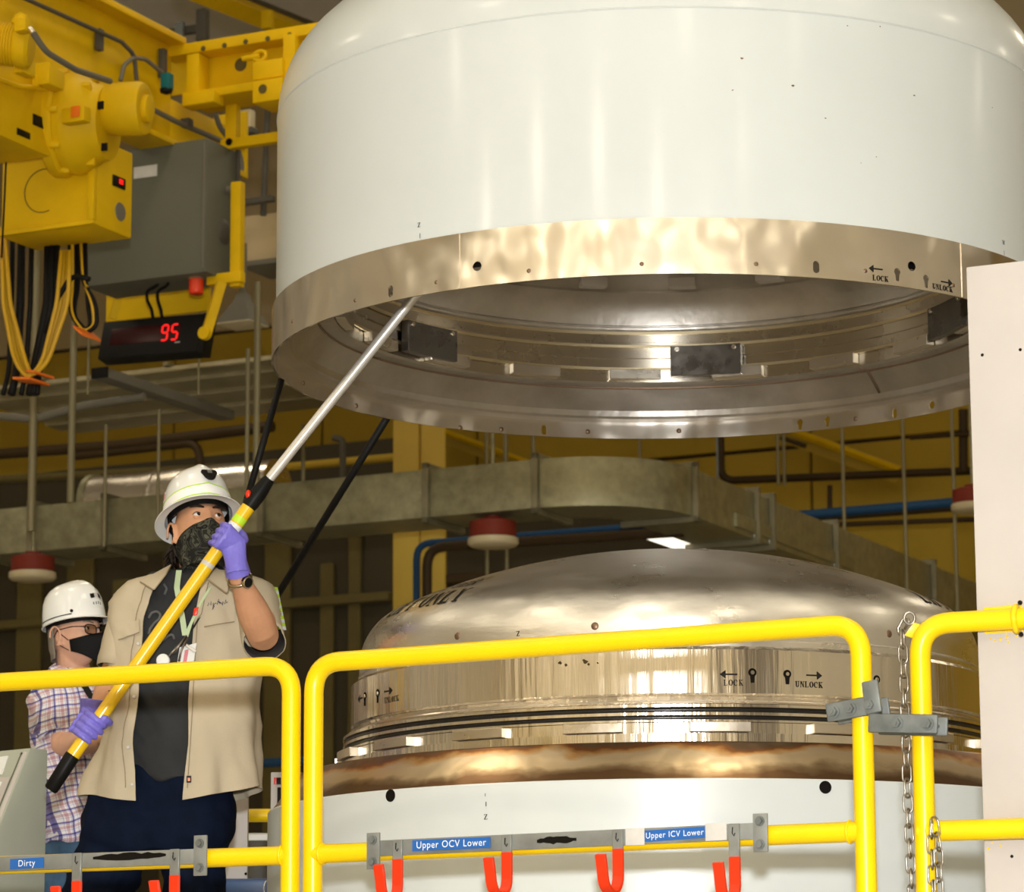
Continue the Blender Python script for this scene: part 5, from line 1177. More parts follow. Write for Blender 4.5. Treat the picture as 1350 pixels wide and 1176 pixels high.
def hat(fr, par, brim, label, capped=False, k=1.0):
    # fr: frame at the centre of the rim plane
    h = thing('hard_hat', label, 'hard hat') if par is None else par
    bm = nb(); NU = 64; prof = [(1.0, -.004), (1.0, .012), (.995, .03), (.975, .055), (.93, .083), (.84, .110), (.70, .130), (.52, .144), (.3, .152), (.12, .155), (0, .1555)]
    A_, B_ = .128*k, .104*k; cols = []
    for j in range(NU):
        t = 2*pi*j/NU; col_ = []
        for r_, z in prof:
            ridge = .007*gs(sin(t)*r_, .16)*min(1, z/.06) if r_ > 0 else .007
            ridge += .010*gs(sin(t)*r_, .10)*gs(cos(t)*r_-.0, .45)*(1 if z > .09 else 0) if not capped else 0
            col_.append(bm.verts.new(fr(A_*r_*cos(t), B_*r_*sin(t), (z+ridge)*k)))
        cols.append(col_)
    for j in range(NU):
        a, b_ = cols[j], cols[(j+1) % NU]
        for i in range(len(prof)-1): bm.faces.new((a[i], b_[i], b_[i+1], a[i+1]))
    bmesh.ops.remove_doubles(bm, verts=bm.verts, dist=1e-5); obj('shell', bm, M['hat'], h, 50)
    bm = nb(); rr = []
    for j in range(NU):
        t = 2*pi*j/NU; ext = brim(t); drop = -.010*ext/.03
        P = [(1.0, 0, .0), (1.0, ext*.5, drop*.35), (1.0, ext, drop), (1.0, ext+.0015, drop-.0015), (1.0, ext, drop-.003), (1.0, ext*.5, drop*.35-.003), (.985, 0, -.004)]
        rr.append([bm.verts.new(fr((A_+e_*k)*m_*cos(t), (B_+e_*k)*m_*sin(t), z*k)) for m_, e_, z in P])
    for j in range(NU):
        for i in range(len(rr[0])-1): bm.faces.new((rr[j][i], rr[(j+1) % NU][i], rr[(j+1) % NU][i+1], rr[j][i+1]))
    obj('brim', bm, M['hat'], h, 60)
    bm = nb(); cols = []
    for j in range(NU): t = 2*pi*j/NU; cols.append([bm.verts.new(fr((A_-.012*k)*cos(t), (B_-.012*k)*sin(t), z*k)) for z in (-.016, .02)])
    for j in range(NU): bm.faces.new((cols[j][0], cols[(j+1) % NU][0], cols[(j+1) % NU][1], cols[j][1]))
    obj('suspension_band', bm, M['black'], h, 60); return h, A_, B_
def hat_patch(fr, h, A_, B_, t0, t1, z0, z1, off, mt, name, k=1.0, n=24):
    prof = [(1.0, -.004), (1.0, .012), (.995, .03), (.975, .055), (.93, .083), (.84, .110), (.70, .130)]
    def rz(z):
        for (ra, za), (rb, zb_) in zip(prof, prof[1:]):
            if z <= zb_: return ra+(rb-ra)*(z-za)/(zb_-za)
        return prof[-1][0]
    bm = nb(); g = []
    for i in range(n+1):
        t = t0+(t1-t0)*i/n; row = []
        for q in range(5):
            z = z0+(z1-z0)*q/4; r_ = rz(z); ridge = .007*gs(sin(t)*r_, .16)*min(1, z/.06)
            row.append(bm.verts.new(fr((A_*r_+off)*cos(t), (B_*r_+off)*sin(t), (z+ridge)*k+off*.3)))
        g.append(row)
    for i in range(n):
        for q in range(4): bm.faces.new((g[i][q], g[i+1][q], g[i+1][q+1], g[i][q+1]))
    return obj(name, bm, mt, h, 60)
# ------------------------------------------------------------------ gripping hand
def hand(par, c, zax, out, side, wrist, rp, name='glove', spread=.0212, thumb_up=True, fat=1):
    # c: point on the grip axis; zax: towards the index finger; out: from the axis to the palm; side: from the wrist to the knuckles
    z = V(zax).normalized(); x = V(out); x = (x-z*x.dot(z)).normalized(); y = V(side); y = (y-z*y.dot(z)-x*y.dot(x)).normalized(); c = V(c)
    def L(a, b_, d_): return c+x*a+y*b_+z*d_
    bm = nb(); pr = rp+.0135
    # palm: loft from wrist to knuckles
    w_ = V(wrist); k0 = L(pr+.006, .030, -.002); mid = L(pr+.008, -.012, -.004)
    def sec(p, d, ws, th): d = d.normalized(); zz = (z-d*z.dot(d)).normalized(); nn = d.cross(zz).normalized(); return (p, zz*ws, nn*th)
    secs = [sec(w_+(w_-mid)*.3, mid-w_, .034, .031), sec(w_, mid-w_, .033, .028), sec(w_.lerp(mid, .5), mid-w_, .034, .021), sec(mid, k0-w_, .041, .018), sec(k0, k0-mid, .042, .0145), sec(k0+(k0-mid)*.2, k0-mid, .039, .011)]
    loft(bm, secs, 20, .9)
    lens = (1.0, 1.06, 1.0, .88)
    for i in range(4):
        zz = (1.5-i)*spread; rf = (.0094, .0098, .0094, .0084)[i]*fat; ro = rp+rf*.92
        a_end = (205, 222, 215, 190)[i]; pts = [L(pr+.004, .020, zz*.95), L(pr+.005, .034, zz)]
        for a in range(42, a_end, 16):
            sw = 1+.22*gs(a-62, 26)+.10*gs(a-130, 22)
            pts.append(L(cos(R(a))*ro*sw, sin(R(a))*ro*sw, zz-.004*(a-60)/150))
        n_ = len(pts); rs = [rf*1.12]*2+[rf*(1.06-.22*j/(n_-2)) for j in range(n_-2)]
        for kk in (3, 7): 
            if kk < n_: rs[kk] *= 1.07
        d1 = (pts[-1]-pts[-2]).normalized(); pts += [pts[-1]+d1*rf*.5, pts[-1]+d1*rf*.8]; rs += [rf*.62, rf*.25]
        tube(bm, pts, rs, 12)
    # thumb: from the side of the palm near the wrist, over the far side of the pole
    tz = .036 if thumb_up else .030
    tp = [L(pr, -.028, .018), L(pr*.75, -.036, .030), L(.010, -rp-.014, tz+.004), L(-.010, -rp-.010, tz+.008), L(-rp*.8-.008, -.012, tz+.010), L(-rp-.010, .004, tz+.010)]
    tr = [.017, .0155, .0128, .0118, .0112, .0098]; d1 = (tp[-1]-tp[-2]).normalized(); tp.append(tp[-1]+d1*.006); tr.append(.004)
    tube(bm, fillet(tp, .012, 3) if False else tp, tr, 12)
    return remesh(name, bm, .0026, M['glove'], par, 1, lambda p: .0007*nz3(p, 90))
# ------------------------------------------------------------------ the extension pole (a thing of its own)
YP = 9.85
pole = thing('extension_pole', 'long yellow and silver telescopic pole with black grip, held up into the lid', 'pole')
pT, pG, pA, pC0, pC1, pTip = at(66, 1042, YP), at(96, 996, YP), at(134, 942, YP), at(328.5, 667, YP), at(353, 634, YP), at(545.5, 392, YP-.15)
dY = (pC0-pG).normalized()
obj('yellow_tube', tube(nb(), [pG-dY*.05, pC0], .0208, 20), M['yel'], pole, 60)
obj('rubber_grip', tube(nb(), [pT, pT+dY*.006, pG-dY*.004, pG], [.017, .0215, .0235, .0225], 20), M['blackp'], pole, 50)
ds = (pTip-pC1).normalized()
obj('lock_collar', tube(nb(), [pC0-dY*.004, pC0+dY*.01, pC0+(pC1-pC0)*.55, pC1, pC1+ds*.01], [.022, .0245, .025, .019, .0165], 20), M['blackp'], pole, 50)
bt = obj('lock_button', ball(nb(), pC0+(pC1-pC0)*.30-CX*.018+CU*.010-V((0, .012, 0)), .009, .009, .014, seg=14), M['redhook'], pole, 180)
obj('silver_tube', tube(nb(), [pC1-ds*.02, pTip+ds*.35], .0148, 18), M['alu'], pole, 60)
obj('brush_head', tube(nb(), [pTip+ds*.3, pTip+ds*.36], .03, 16), M['blackp'], pole, 50)
for f0, f1, mt in ((.905, .925, 'lwhite'), (.93, .955, 'lime')):
    a, b_ = pG.lerp(pC0, f0), pG.lerp(pC0, f1); obj('printed_label', tube(nb(), [a, b_], .0211, 20, caps=False), M[mt], pole, 60)
a, b_ = pG.lerp(pC0, .755), pG.lerp(pC0, .77); obj('printed_label', tube(nb(), [a, b_], .0211, 20, caps=False), M['tape'], pole, 60)
place(pole, pT)
# ================================================================== front worker
p1 = thing('person', 'worker in khaki shirt and white full-brim hard hat, gripping the yellow pole and looking up', 'person')
YB = 10.2
def B(px, py, Y=YB): return at(px, py, Y)
X_, Y_ = V((1, 0, 0)), V((0, 1, 0)); PXM = lambda Y=YB: 10.3/10.2*Y/FPX
h1 = Frame(B(264, 699, 10.16), 22, 20, 0)
bm = nb(); head_bm(bm, h1)
limb(bm, [h1(-.03, 0, -.05), B(258, 775, 10.24)], [.058, .062])
def torso(bm, rows, Y=YB, ex=.8, caps=True, dx=X_, dy=Y_, n=40):
    loft(bm, [(B(cx, py, Y), dx*(hw*PXM(Y)), dy*hd) for py, cx, hw, hd in rows], n, ex, caps)
torso(bm, [(758, 260, 36, .06), (772, 257, 78, .085), (800, 252, 88, .1), (870, 245, 82, .105), (950, 238, 74, .1), (1060, 212, 66, .09), (1100, 207, 60, .08)])
el1, wr1 = B(347, 838, 9.98), B(314.5, 760, 9.84)
limb(bm, [B(338, 792, 10.2), el1, el1.lerp(wr1, .3), wr1], [.058, .047, .050, .030])
el2, wr2 = B(152, 888, 10.2), B(131, 934, 9.98)
limb(bm, [B(174, 795, 10.2), el2, el2.lerp(wr2, .35), wr2, B(126, 945, 9.93)], [.055, .044, .043, .031, .029])
for hx, kx, fx in ((158, 124, 100), (256, 258, 262)):
    limb(bm, [B(hx, 1095), B(kx, 1255, 10.17), B(fx, 1405)], [.06, .045, .035])
remesh('body', bm, .0045, M['skin1'], p1, 2)
eyes(h1, p1, (1, .22, .10), M['skin1']); brows(h1, p1, M['hair'])
# gaiter
def gaiter(fr, rows, mt, par, neck=None, nose=.013):
    bm = nb(); g = []; n = 48
    for cf, u0, rf, rl, tl in rows:
        g.append([])
        for k in range(n):
            t = 2*pi*k/n; l = rl*sin(t); f = cf+rf*cos(t)+(nose*gs(l, .017)*max(0, cos(t)) if tl else 0); u = u0+tl*cos(t)+(.004*gs(l, .02) if tl else 0); g[-1].append(fr(f, l, u))
    if neck:
        for c, r_ in neck: g.append([V(c)+X_*r_*1.05*sin(2*pi*k/n+R(22))-Y_*r_*cos(2*pi*k/n+R(22)) for k in range(n)])
    R_ = []
    for i in range(len(g)-1):
        for s in range(4): R_.append([g[i][k].lerp(g[i+1][k], s/4) for k in range(n)])
    R_.append(g[-1])
    vs = [[bm.verts.new(p) for p in r_] for r_ in R_]
    for i in range(len(vs)-1):
        for k in range(n): bm.faces.new((vs[i][k], vs[i][(k+1) % n], vs[i+1][(k+1) % n], vs[i+1][k]))
    bm.normal_update()
    for v in bm.verts: v.co += v.normal*(.004*sin(60*(v.co-fr.c).dot(fr.U)+38*(v.co-fr.c).dot(fr.L)+3*noise.noise(v.co*9))*.6+.004*noise.noise(v.co*22))
    solid(bm, .0015)
    return obj('neck_gaiter' if mt is M['camo'] else 'face_mask', bm, mt, par, 180)
gaiter(h1, [(.000, -.043, .0985, .0795, .021), (.004, -.062, .099, .077, .016), (.006, -.086, .094, .069, .010), (.000, -.112, .082, .062, .004), (-.014, -.135, .070, .060, 0)], M['camo'], p1, [(B(261, 752, 10.21), .070), (B(260, 760, 10.21), .074)])
# hair
bm = nb(); rr = random.Random(2)
for k in range(26):
    l0 = -.077-.004*rr.random(); f0 = -.02-.06*rr.random(); a = h1(f0-.01, l0+max(0, (-f0-.05))*.6, -.045); e_ = B(228+rr.uniform(-13, 8), 742+rr.uniform(-8, 16), 10.17+rr.uniform(-.03, .05)); mid_ = a.lerp(e_, .5)-X_*.012*rr.random()
    tube(bm, fillet([a, mid_, e_], .05, 4), [.009]*6+[.002] if False else [.0085-.006*(q/6) for q in range(7)], 7)
obj('hair', bm, M['hair'], p1, 180)
bm = nb(); NU = 24; rows = []
for i in range(9):
    u = .06-.02*i; rows.append([bm.verts.new(h1(-.02-.085*cos(a)*(1 if u > -.06 else .92), .0815*sin(a), u)) for a in [R(-78+156*q/NU) for q in range(NU+1)]])
for i in range(8):
    for q in range(NU): bm.faces.new((rows[i][q], rows[i][q+1], rows[i+1][q+1], rows[i+1][q]))
solid(bm, .004); obj('hair_back', bm, M['hair'], p1, 180)
# hard hat
hf = Frame(h1(-.006, 0, .046), 22, 21, 0)
ht_, A_, B_ = hat(hf, None, lambda t: .028+.010*gs(sin(t/2)*2, .9), 'white full-brim hard hat with reflective band and black lamp clip on the khaki-shirted worker')
hat_patch(hf, ht_, A_, B_, -2.6, 2.6, .014, .044, .0012, M['reflect'], 'reflective_band'); hat_patch(hf, ht_, A_, B_, -2.6, 2.6, .044, .048, .0014, M['lime'], 'lime_edge'); hat_patch(hf, ht_, A_, B_, -2.6, 2.6, .010, .014, .0014, M['lime'], 'lime_edge')
c_ = hf(A_*.955+.012, .004, .072); d_ = (hf.F*.93+hf.U*.36).normalized(); s_ = hf.L; u_ = d_.cross(s_); u_ = u_ if u_.z > 0 else -u_
obj('lamp_clip', bevel(disc_prism(nb(), [c_+s_*x*1.1+u_*y*1.1 for x, y in ((-.024, .012), (-.02, .019), (.02, .019), (.024, .012), (.014, -.012), (.006, -.02), (-.006, -.02), (-.014, -.012))], d_*.008), .0015, 1), M['blackp'], ht_, 30)
obj('clip_plate', boxb(c_-s_*.007+u_*.003+d_*.008, s_*.014, u_*.012, d_*.003, .001), M['zinc'], ht_)
q_ = hat_patch(hf, ht_, A_, B_, -1.75, -1.5, .052, .084, .0012, M['lwhite'], 'round_sticker', n=6); q_['label'] = 'white sticker with red print'
hat_patch(hf, ht_, A_, B_, -1.72, -1.53, .060, .066, .0018, M['redhook'], 'sticker_print', n=6); hat_patch(hf, ht_, A_, B_, -1.72, -1.53, .072, .077, .0018, M['redhook'], 'sticker_print', n=6)
place(ht_, hf(0, 0, 0))
# T-shirt
bm = nb(); torso(bm, [(752, 262, 30, .062), (763, 259, 66, .085), (775, 257, 84, .10), (800, 252, 92, .115), (850, 247, 88, .122), (900, 242, 84, .118), (950, 239, 80, .116), (1000, 236, 84, .124), (1030, 234, 86, .13)])
remesh('t_shirt', bm, .008, M['tee'], p1, 3, lambda p: .014*nz3(p+V((0, 0, p.x*.8)), 8, (1.5, 1, 1))+.010*nz3(p+V((0, 0, p.x*1.2)), 18, (.6, .6, 1)))
bmq = nb()        # faded print on the chest
def tee_front(px, py): return at(px, py, 10.2-.128)
for P in ([(196, 815), (200, 808), (206, 806), (212, 809), (210, 816), (203, 822), (198, 829), (196, 836)], [(205, 834), (212, 827), (219, 824), (223, 829), (216, 836)], [(214, 846), (222, 838), (228, 836), (230, 843)], [(216, 770), (220, 776), (217, 784)]):
    tube(bmq, fillet([tee_front(*p) for p in P], .01, 3), .0042, 6)
o = obj('faded_print', bmq, mat('faded_print', (.11, .11, .108), .85), p1, 180); o['kind'] = 'stuff'
# open work shirt
SR = [(755, 258, 46, .080), (760, 258, 66, .096), (767, 257, 86, .110), (778, 255, 100, .125), (795, 253, 107, .134), (830, 250, 105, .138), (870, 246, 101, .140), (920, 241, 97, .140), (980, 234, 102, .144), (1030, 228, 112, .150), (1052, 226, 115, .152)]
OL = [(750, 220), (767, 213), (795, 203), (822, 194), (870, 191), (944, 190), (985, 187), (1023, 189), (1062, 187)]
OR = [(750, 274), (767, 272), (795, 267), (822, 262), (868, 258), (930, 254), (985, 254), (1030, 249), (1060, 246)]
def interp(T, y):
    for (a, xa), (b_, xb) in zip(T, T[1:]):
        if y <= b_: return xa+(xb-xa)*(y-a)/(b_-a)
    return T[-1][1]
def srow(y): 
    for A, Bq in zip(SR, SR[1:]):
        if y <= Bq[0]: k = (y-A[0])/(Bq[0]-A[0]); return [A[i]+(Bq[i]-A[i])*k for i in range(4)]
    return list(SR[-1])
EXS = .82
def shirt_pt(y, t, off=0):
    py, cx, hw, hd = srow(y); c = B(cx, y); s, co = sin(t), cos(t); sx = math.copysign(abs(s)**EXS, s); cy = math.copysign(abs(co)**EXS, co)
    p = c+X_*(hw*PXM()*sx)-Y_*hd*cy
    low = max(0, (y-860)/190); p += (X_*s-Y_*co)*(.006*low+.027*nz3(p, 7, (1.9, 1.9, .35))*(.35+low)+.015*nz3(p+V((3, 0, p.x)), 13, (1.1, 1, .55))+.004*nz3(p+V((0, 5, p.x)), 34)+off)
    return p
def t_edge(y, x):
    py, cx, hw, hd = srow(y); v = max(-.999, min(.999, (x-cx)/hw)); return math.asin(math.copysign(abs(v)**(1/EXS), v))
bm = nb(); rows = []; NT = 72; ys = [755, 758, 761, 764, 768, 773, 779, 787, 795]+[795+8.0*k for k in range(1, 33)]
for y in ys:
    tR, tL = t_edge(y, interp(OR, y)), t_edge(y, interp(OL, y)); row = []
    for k in range(NT+1):
        t = tR+(2*pi+tL-tR)*k/NT; yy = y
        if y > 1000: 
            f = (y-1000)/51; tt = t if t < pi else t-2*pi
            yy = y+f*(9*gs(tt-tL, .5)+4*gs(tt-tR, .3)-14*gs(tt-1.45, .6)-2*gs(tt+1.2, .4))
        p = shirt_pt(min(yy, 1051.9), t); p += BZ*(-(yy-min(yy, 1051.9))*PXM())
        row.append(bm.verts.new(p))
    rows.append(row)
for i in range(len(rows)-1):
    for k in range(NT): bm.faces.new((rows[i][k], rows[i][k+1], rows[i+1][k+1], rows[i+1][k]))
bmesh.ops.recalc_face_normals(bm, faces=bm.faces); solid(bm, .003)
shirt = obj('work_shirt', bm, M['khaki'], p1, 60)
def sleeve(name, secs, mt, par, amp=.005, inner=None):
    bm = nb(); rings = []; n = 32
    P = [V(s[0]) for s in secs]
    for i, s in enumerate(secs):
        d = (P[min(i+1, len(P)-1)]-P[max(i-1, 0)]).normalized(); a = (X_-d*X_.dot(d)).normalized(); b_ = d.cross(a); rings.append([])
        for k in range(n):
            t = 2*pi*k/n; q = P[i]+a*s[1]*cos(t)+b_*s[2]*sin(t); q += (a*cos(t)+b_*sin(t))*amp*(nz3(q, 16)+.8*nz3(q, 34)); rings[-1].append(bm.verts.new(q))
    for i in range(len(rings)-1):
        for k in range(n): bm.faces.new((rings[i][k], rings[i][(k+1) % n], rings[i+1][(k+1) % n], rings[i+1][k]))
    bmesh.ops.recalc_face_normals(bm, faces=bm.faces); solid(bm, .003)
    if mt is M['khaki']:
        h_ = len(bm.faces); bm.faces.ensure_lookup_table(); nq = (len(secs)-1)*n
        for i_ in range(nq, 2*nq): bm.faces[i_].material_index = 1
        mt = [M['khaki'], M['lining']]
    return obj(name, bm, mt, par, 180)
def mixs(A, Bq, n): return [(V(A[0]).lerp(V(Bq[0]), k/n), A[1]+(Bq[1]-A[1])*k/n, A[2]+(Bq[2]-A[2])*k/n) for k in range(n+1)]
sleeve('sleeve', mixs((B(196, 776, 10.21), .05, .055), (B(176, 797, 10.21), .068, .075), 3)[:-1]+mixs((B(176, 797, 10.21), .068, .075), (B(155, 882, 10.19), .064, .072), 8), M['khaki'], p1)
sl_ = sleeve('sleeve', mixs((B(318, 775, 10.2), .05, .06), (B(337, 789, 10.19), .066, .075), 3)[:-1]+mixs((B(337, 789, 10.19), .066, .075), (B(348, 846, 10.04), .066, .072), 8), M['khaki'], p1)
bm = nb()          # hi-vis tape down the outside of the sleeve
for k in range(12):
    f0, f1 = k/12, (k+1)/12
    def tp_(f, s): 
        c = B(337, 789, 10.19).lerp(B(348, 846, 10.04), f-.25); an = R(8+38*s); return c+X_*.0725*cos(an)-Y_*.0775*sin(an)
    q = [tp_(f0, 0), tp_(f0+.03, 1), tp_(f1+.03, 1), tp_(f1, 0)]; q2 = [p_+X_*.003-Y_*.002 for p_ in q]
    m_ = [q[0].lerp(q[1], .5), q[3].lerp(q[2], .5)]
    for j, (a_, b__, c__, d__) in enumerate(((q2[0], m_[0]+X_*.002, m_[1]+X_*.002, q2[3]), (m_[0]+X_*.002, q2[1], q2[2], m_[1]+X_*.002))):
        fc = quad(bm, (a_, b__, c__, d__)); fc.material_index = (k+j) % 2
obj('reflective_tape', bm, [M['lime'], M['silver']], sl_, 0)
# collar, plackets, pockets, tag
def patch(name, pts, mt, par, thick=.003, sm=60):
    bm = nb(); g = [[bm.verts.new(p) for p in r_] for r_ in pts]
    for i in range(len(g)-1):
        for j in range(len(g[0])-1): bm.faces.new((g[i][j], g[i][j+1], g[i+1][j+1], g[i+1][j]))
    bmesh.ops.recalc_face_normals(bm, faces=bm.faces); solid(bm, thick); return obj(name, bm, mt, par, sm)
def grid(c4, n, m, bul=0, nrm=None):
    A, Bq, C_, D_ = [V(c) for c in c4]; nrm = nrm or -Y_
    return [[(A.lerp(Bq, j/m)).lerp(D_.lerp(C_, j/m), i/n)+nrm*bul*sin(pi*i/n)*sin(pi*j/m) for j in range(m+1)] for i in range(n+1)]
patch('collar', grid((B(226, 745, 10.15), B(219, 757, 10.03), B(203, 778, 10.02), B(185, 767, 10.05)), 5, 5, .008), M['khaki'], shirt)
for C_ in (((226, 745, 10.14), (219, 757, 10.02), (203, 778, 10.01), (185, 767, 10.04)), ((283, 748, 10.12), (273, 763, 10.02), (300, 783, 10.005), (304, 763, 10.04))):
    bm = nb(); tube(bm, fillet([B(*q) for q in C_], .006, 3), .0021, 6); obj('collar_edge_shade', bm, M['khakid'], shirt, 180)  # darker edge seam, its colour also standing in for the collar's shadow
patch('collar', grid((B(283, 748, 10.13), B(273, 763, 10.03), B(300, 783, 10.015), B(304, 763, 10.05)), 5, 5, .008), M['khaki'], shirt)
def onshirt(px, y, off): return shirt_pt(y, t_edge(y, px), off)
for x0, x1, y0, y1, dyy in ((161, 190, 831, 848, -8), (275, 313, 815, 834, -7)):
    n = 10; g = []
    for i in range(6):
        row = []
        for j in range(n+1):
            x = x0+(x1-x0)*j/n; sag = (1-abs(2*j/n-1)**2)*5*(1 if x0 < 200 else -1) if i == 5 else 0
            row.append(onshirt(x, y0+(y1-y0)*i/5+dyy*j/n*(1 if x0 < 200 else .8)-min(4, sag) if False else y0+(y1-y0)*i/5+dyy*(j/n), .0055))
        g.append(row)
    patch('pocket_flap', g, M['khaki'], shirt, .0025)
    bm = nb(); tube(bm, [p+(-Y_)*.002 for p in g[5]], .0017, 5); obj('pocket_seam', bm, M['khakid'], shirt, 180)
bm = nb(); tube(bm, [onshirt(x, y, .004) for x, y in [(272-(y-767)*.0-10*min(1, (y-767)/50)+9 if y < 822 else 266-(y-822)*.06, y) for y in range(775, 1046, 6)]], .0015, 5); obj('placket_seam', bm, M['khakid'], shirt, 180)
bm = nb(); tube(bm, [onshirt(interp(OL, y)-11, y, .004) for y in range(780, 1046, 6)], .0015, 5); obj('placket_seam', bm, M['khakid'], shirt, 180)
for y in (855, 925, 992, 1040):
    o_ = onshirt(interp(OL, y)-4, y, .004); obj('button', lathe(nb(), [(0, .002), (.0045, .002), (.0055, 0)], o_, 14, axis=-Y_), M['tape'], shirt, 50)
patch('shirt_tag', [[onshirt(251.5+6*j, 1029+9*i, .005) for j in (0, 1)] for i in (0, 1)], M['blackp'], shirt, .001, 0); patch('shirt_tag_mark', [[onshirt(253+3*j, 1032+4*i, .0066) for j in (0, 1)] for i in (0, 1)], M['orange'], shirt, .0006, 0)
scr = [(279, 807), (280, 803), (282, 806), (283, 801), (284, 806), (286, 803), (287, 808), (285, 812), (286, 806), (289, 803), (291, 805), (293, 798), (295, 804), (292, 801), (297, 803), (298, 806), (299, 801), (301, 804), (303, 798), (303, 803), (305, 801)]
bm = nb(); tube(bm, [onshirt(x, y, .0045) for x, y in scr], .0011, 5); obj('embroidery', bm, M['navy'], shirt, 180)
# lanyards and badges
def ribbon(name, pts, w_, mt, par, wd=X_):
    return patch(name, [[V(p)-wd*w_/2, V(p)+wd*w_/2] for p in pts], mt, par, .001, 60)
YL = 10.055
lan = ribbon('lanyard', fillet([B(236, 752, 10.1), B(233, 775, YL), B(240, 812, YL-.005), B(244, 838, YL-.01)], .03, 5), .017, M['lan'], p1)
ribbon('lanyard_strap', fillet([B(277, 775, 10.06), B(262, 800, YL-.01), B(250, 826, YL-.015), B(245, 842, YL-.015)], .03, 5), .017, M['lan'], lan, V((.8, 0, .5)))
obj('badge_reel', lathe(nb(), [(0, .012), (.012, .012), (.019, .009), (.021, 0), (.019, -.003)], B(215, 871, YL-.02), 24, axis=-Y_), M['lwhite'], lan)
obj('badge_card', boxb(B(232, 884, YL-.012), V((.052, -.01, .012)), V((0, .002, 0)), V((.010, 0, .07)), .0006), M['lwhite'], lan, 0); obj('badge_stripe', boxb(B(240, 879, YL-.016), V((.012, -.002, .003)), V((0, .001, 0)), V((.008, 0, .05)), .0003), mat('pink_print', (.75, .25, .3), .6), lan, 0)
for k, (a_, b__) in enumerate((((246, 838), (229, 862)), ((247, 840), (236, 872)), ((240, 846), (222, 866)))): obj('key_chain', tube(nb(), fillet([B(*a_, YL-.02), B((a_[0]+b__[0])/2-3, (a_[1]+b__[1])/2+3, YL-.03), B(*b__, YL-.022)], .02, 4), .0035, 6), M['chain'], lan, 180)
obj('key', boxb(B(244, 852, YL-.03), V((.03, 0, -.02)), V((0, .002, 0)), V((.005, 0, .008)), .0008), M['chain'], lan, 0); rt = obj('red_tag', boxb(B(254, 812, YL-.018), V((.014, 0, .004)), V((0, .003, 0)), V((.004, 0, .024)), .003), M['redhook'], lan); obj('dark_clip', boxb(B(250, 833, YL-.016), V((.012, 0, .01)), V((0, .006, 0)), V((.022, 0, .038)), .003), M['blackp'], lan)
# jeans and boots
bm = nb(); torso(bm, [(1012, 222, 82, .118), (1040, 213, 94, .128), (1075, 209, 100, .135), (1105, 205, 102, .135), (1125, 203, 94, .12)])
limb(bm, [B(158, 1098), B(141, 1140), B(122, 1185, 10.18), B(108, 1290, 10.16), B(102, 1412)], [.108, .108, .1, .085, .075]); limb(bm, [B(256, 1090), B(256, 1140), B(257, 1185, 10.18), B(260, 1290, 10.16), B(264, 1412)], [.112, .1, .092, .082, .075])
remesh('jeans', bm, .009, M['jean'], p1, 2, lambda p: .012*nz3(p+V((0, 0, p.x*.9)), 9, (1, 1, 1.4))+.007*nz3(p, 20, (.8, .8, 1.3)))
for fx in (101, 265):
    c = B(fx, 1405); bm = nb(); loft(bm, [(V((c.x, c.y+.07, PZ+.05)), X_*.035, BZ*.05), (V((c.x, c.y, PZ+.06)), X_*.045, BZ*.06), (V((c.x+.01, c.y-.1, PZ+.04)), X_*.05, BZ*.04), (V((c.x+.015, c.y-.18, PZ+.028)), X_*.038, BZ*.028)], 16); obj('boot', bm, M['blackp'], p1, 60)
# hands and watch
pd = (pC0-pG).normalized()
hc1 = pG+pd*((B(299, 712, YP)-pG).dot(pd)); rd_ = CX*.82-CU*.57; outc = (rd_*.55-Y_*.83).normalized()
side1 = (-rd_*.83-Y_*.55)
hand(p1, hc1, pd, outc, side1, B(312, 747, 9.82), .0205)
hc2 = pG+pd*((B(121, 961, YP)-pG).dot(pd))
hand(p1, hc2, pd, -outc, -CX*.80+CU*.60, hc2+(CX*.30-CU*.42)*-.0+CX*.018+CU*.055-outc*.052, .0205, fat=1.16)
def cuff(a, b_, r0, r1, nm, mt, par, th=.002): 
    bm = nb(); tube(bm, [a, a.lerp(b_, .3), a.lerp(b_, .7), b_], [r0, r0*1.01, r1, r1*1.03], 24, caps=False); return obj(nm, bm, mt, par, 180)
cuff(B(311, 744, 9.82), B(314, 757, 9.836), .035, .0365, 'glove_cuff', M['glove'], p1)
wd_ = (el1-wr1).normalized(); wc = wr1+wd_*.012; wx, wy = frame_of(wd_)
wb_ = obj('wristwatch', tube(nb(), [wc+(wx*cos(k*pi/14)+wy*sin(k*pi/14))*.0345 for k in range(28)], .0052, 8, closed=True), M['watch'], p1, 180)
fn = (-Y_*.85+X_*.35+BZ*.15); fn = (fn-wd_*fn.dot(wd_)).normalized(); obj('watch_case', lathe(nb(), [(0, .006), (.015, .007), (.0185, .006), (.0195, .002), (.019, -.004)], wc+fn*.034, 24, axis=fn), M['watch'], wb_, 40); obj('watch_dial', lathe(nb(), [(0, .0075), (.0145, .0075), (.0147, .0065)], wc+fn*.034, 24, axis=fn), M['blackp'], wb_, 40)
tt = nb(); fa = wr2.lerp(el2, .35)
for k in range(3): tube(tt, [fa+CX*(.012+.006*k)-Y_*.040+CU*(.01-.008*k), fa+CX*(.03)-Y_*.036+CU*(.014-.008*k)], .0012, 5)
obj('forearm_tattoo', tt, M['hole'], p1, 180)
place(p1, V((B(180, 1400).x, 10.2, PZ)))
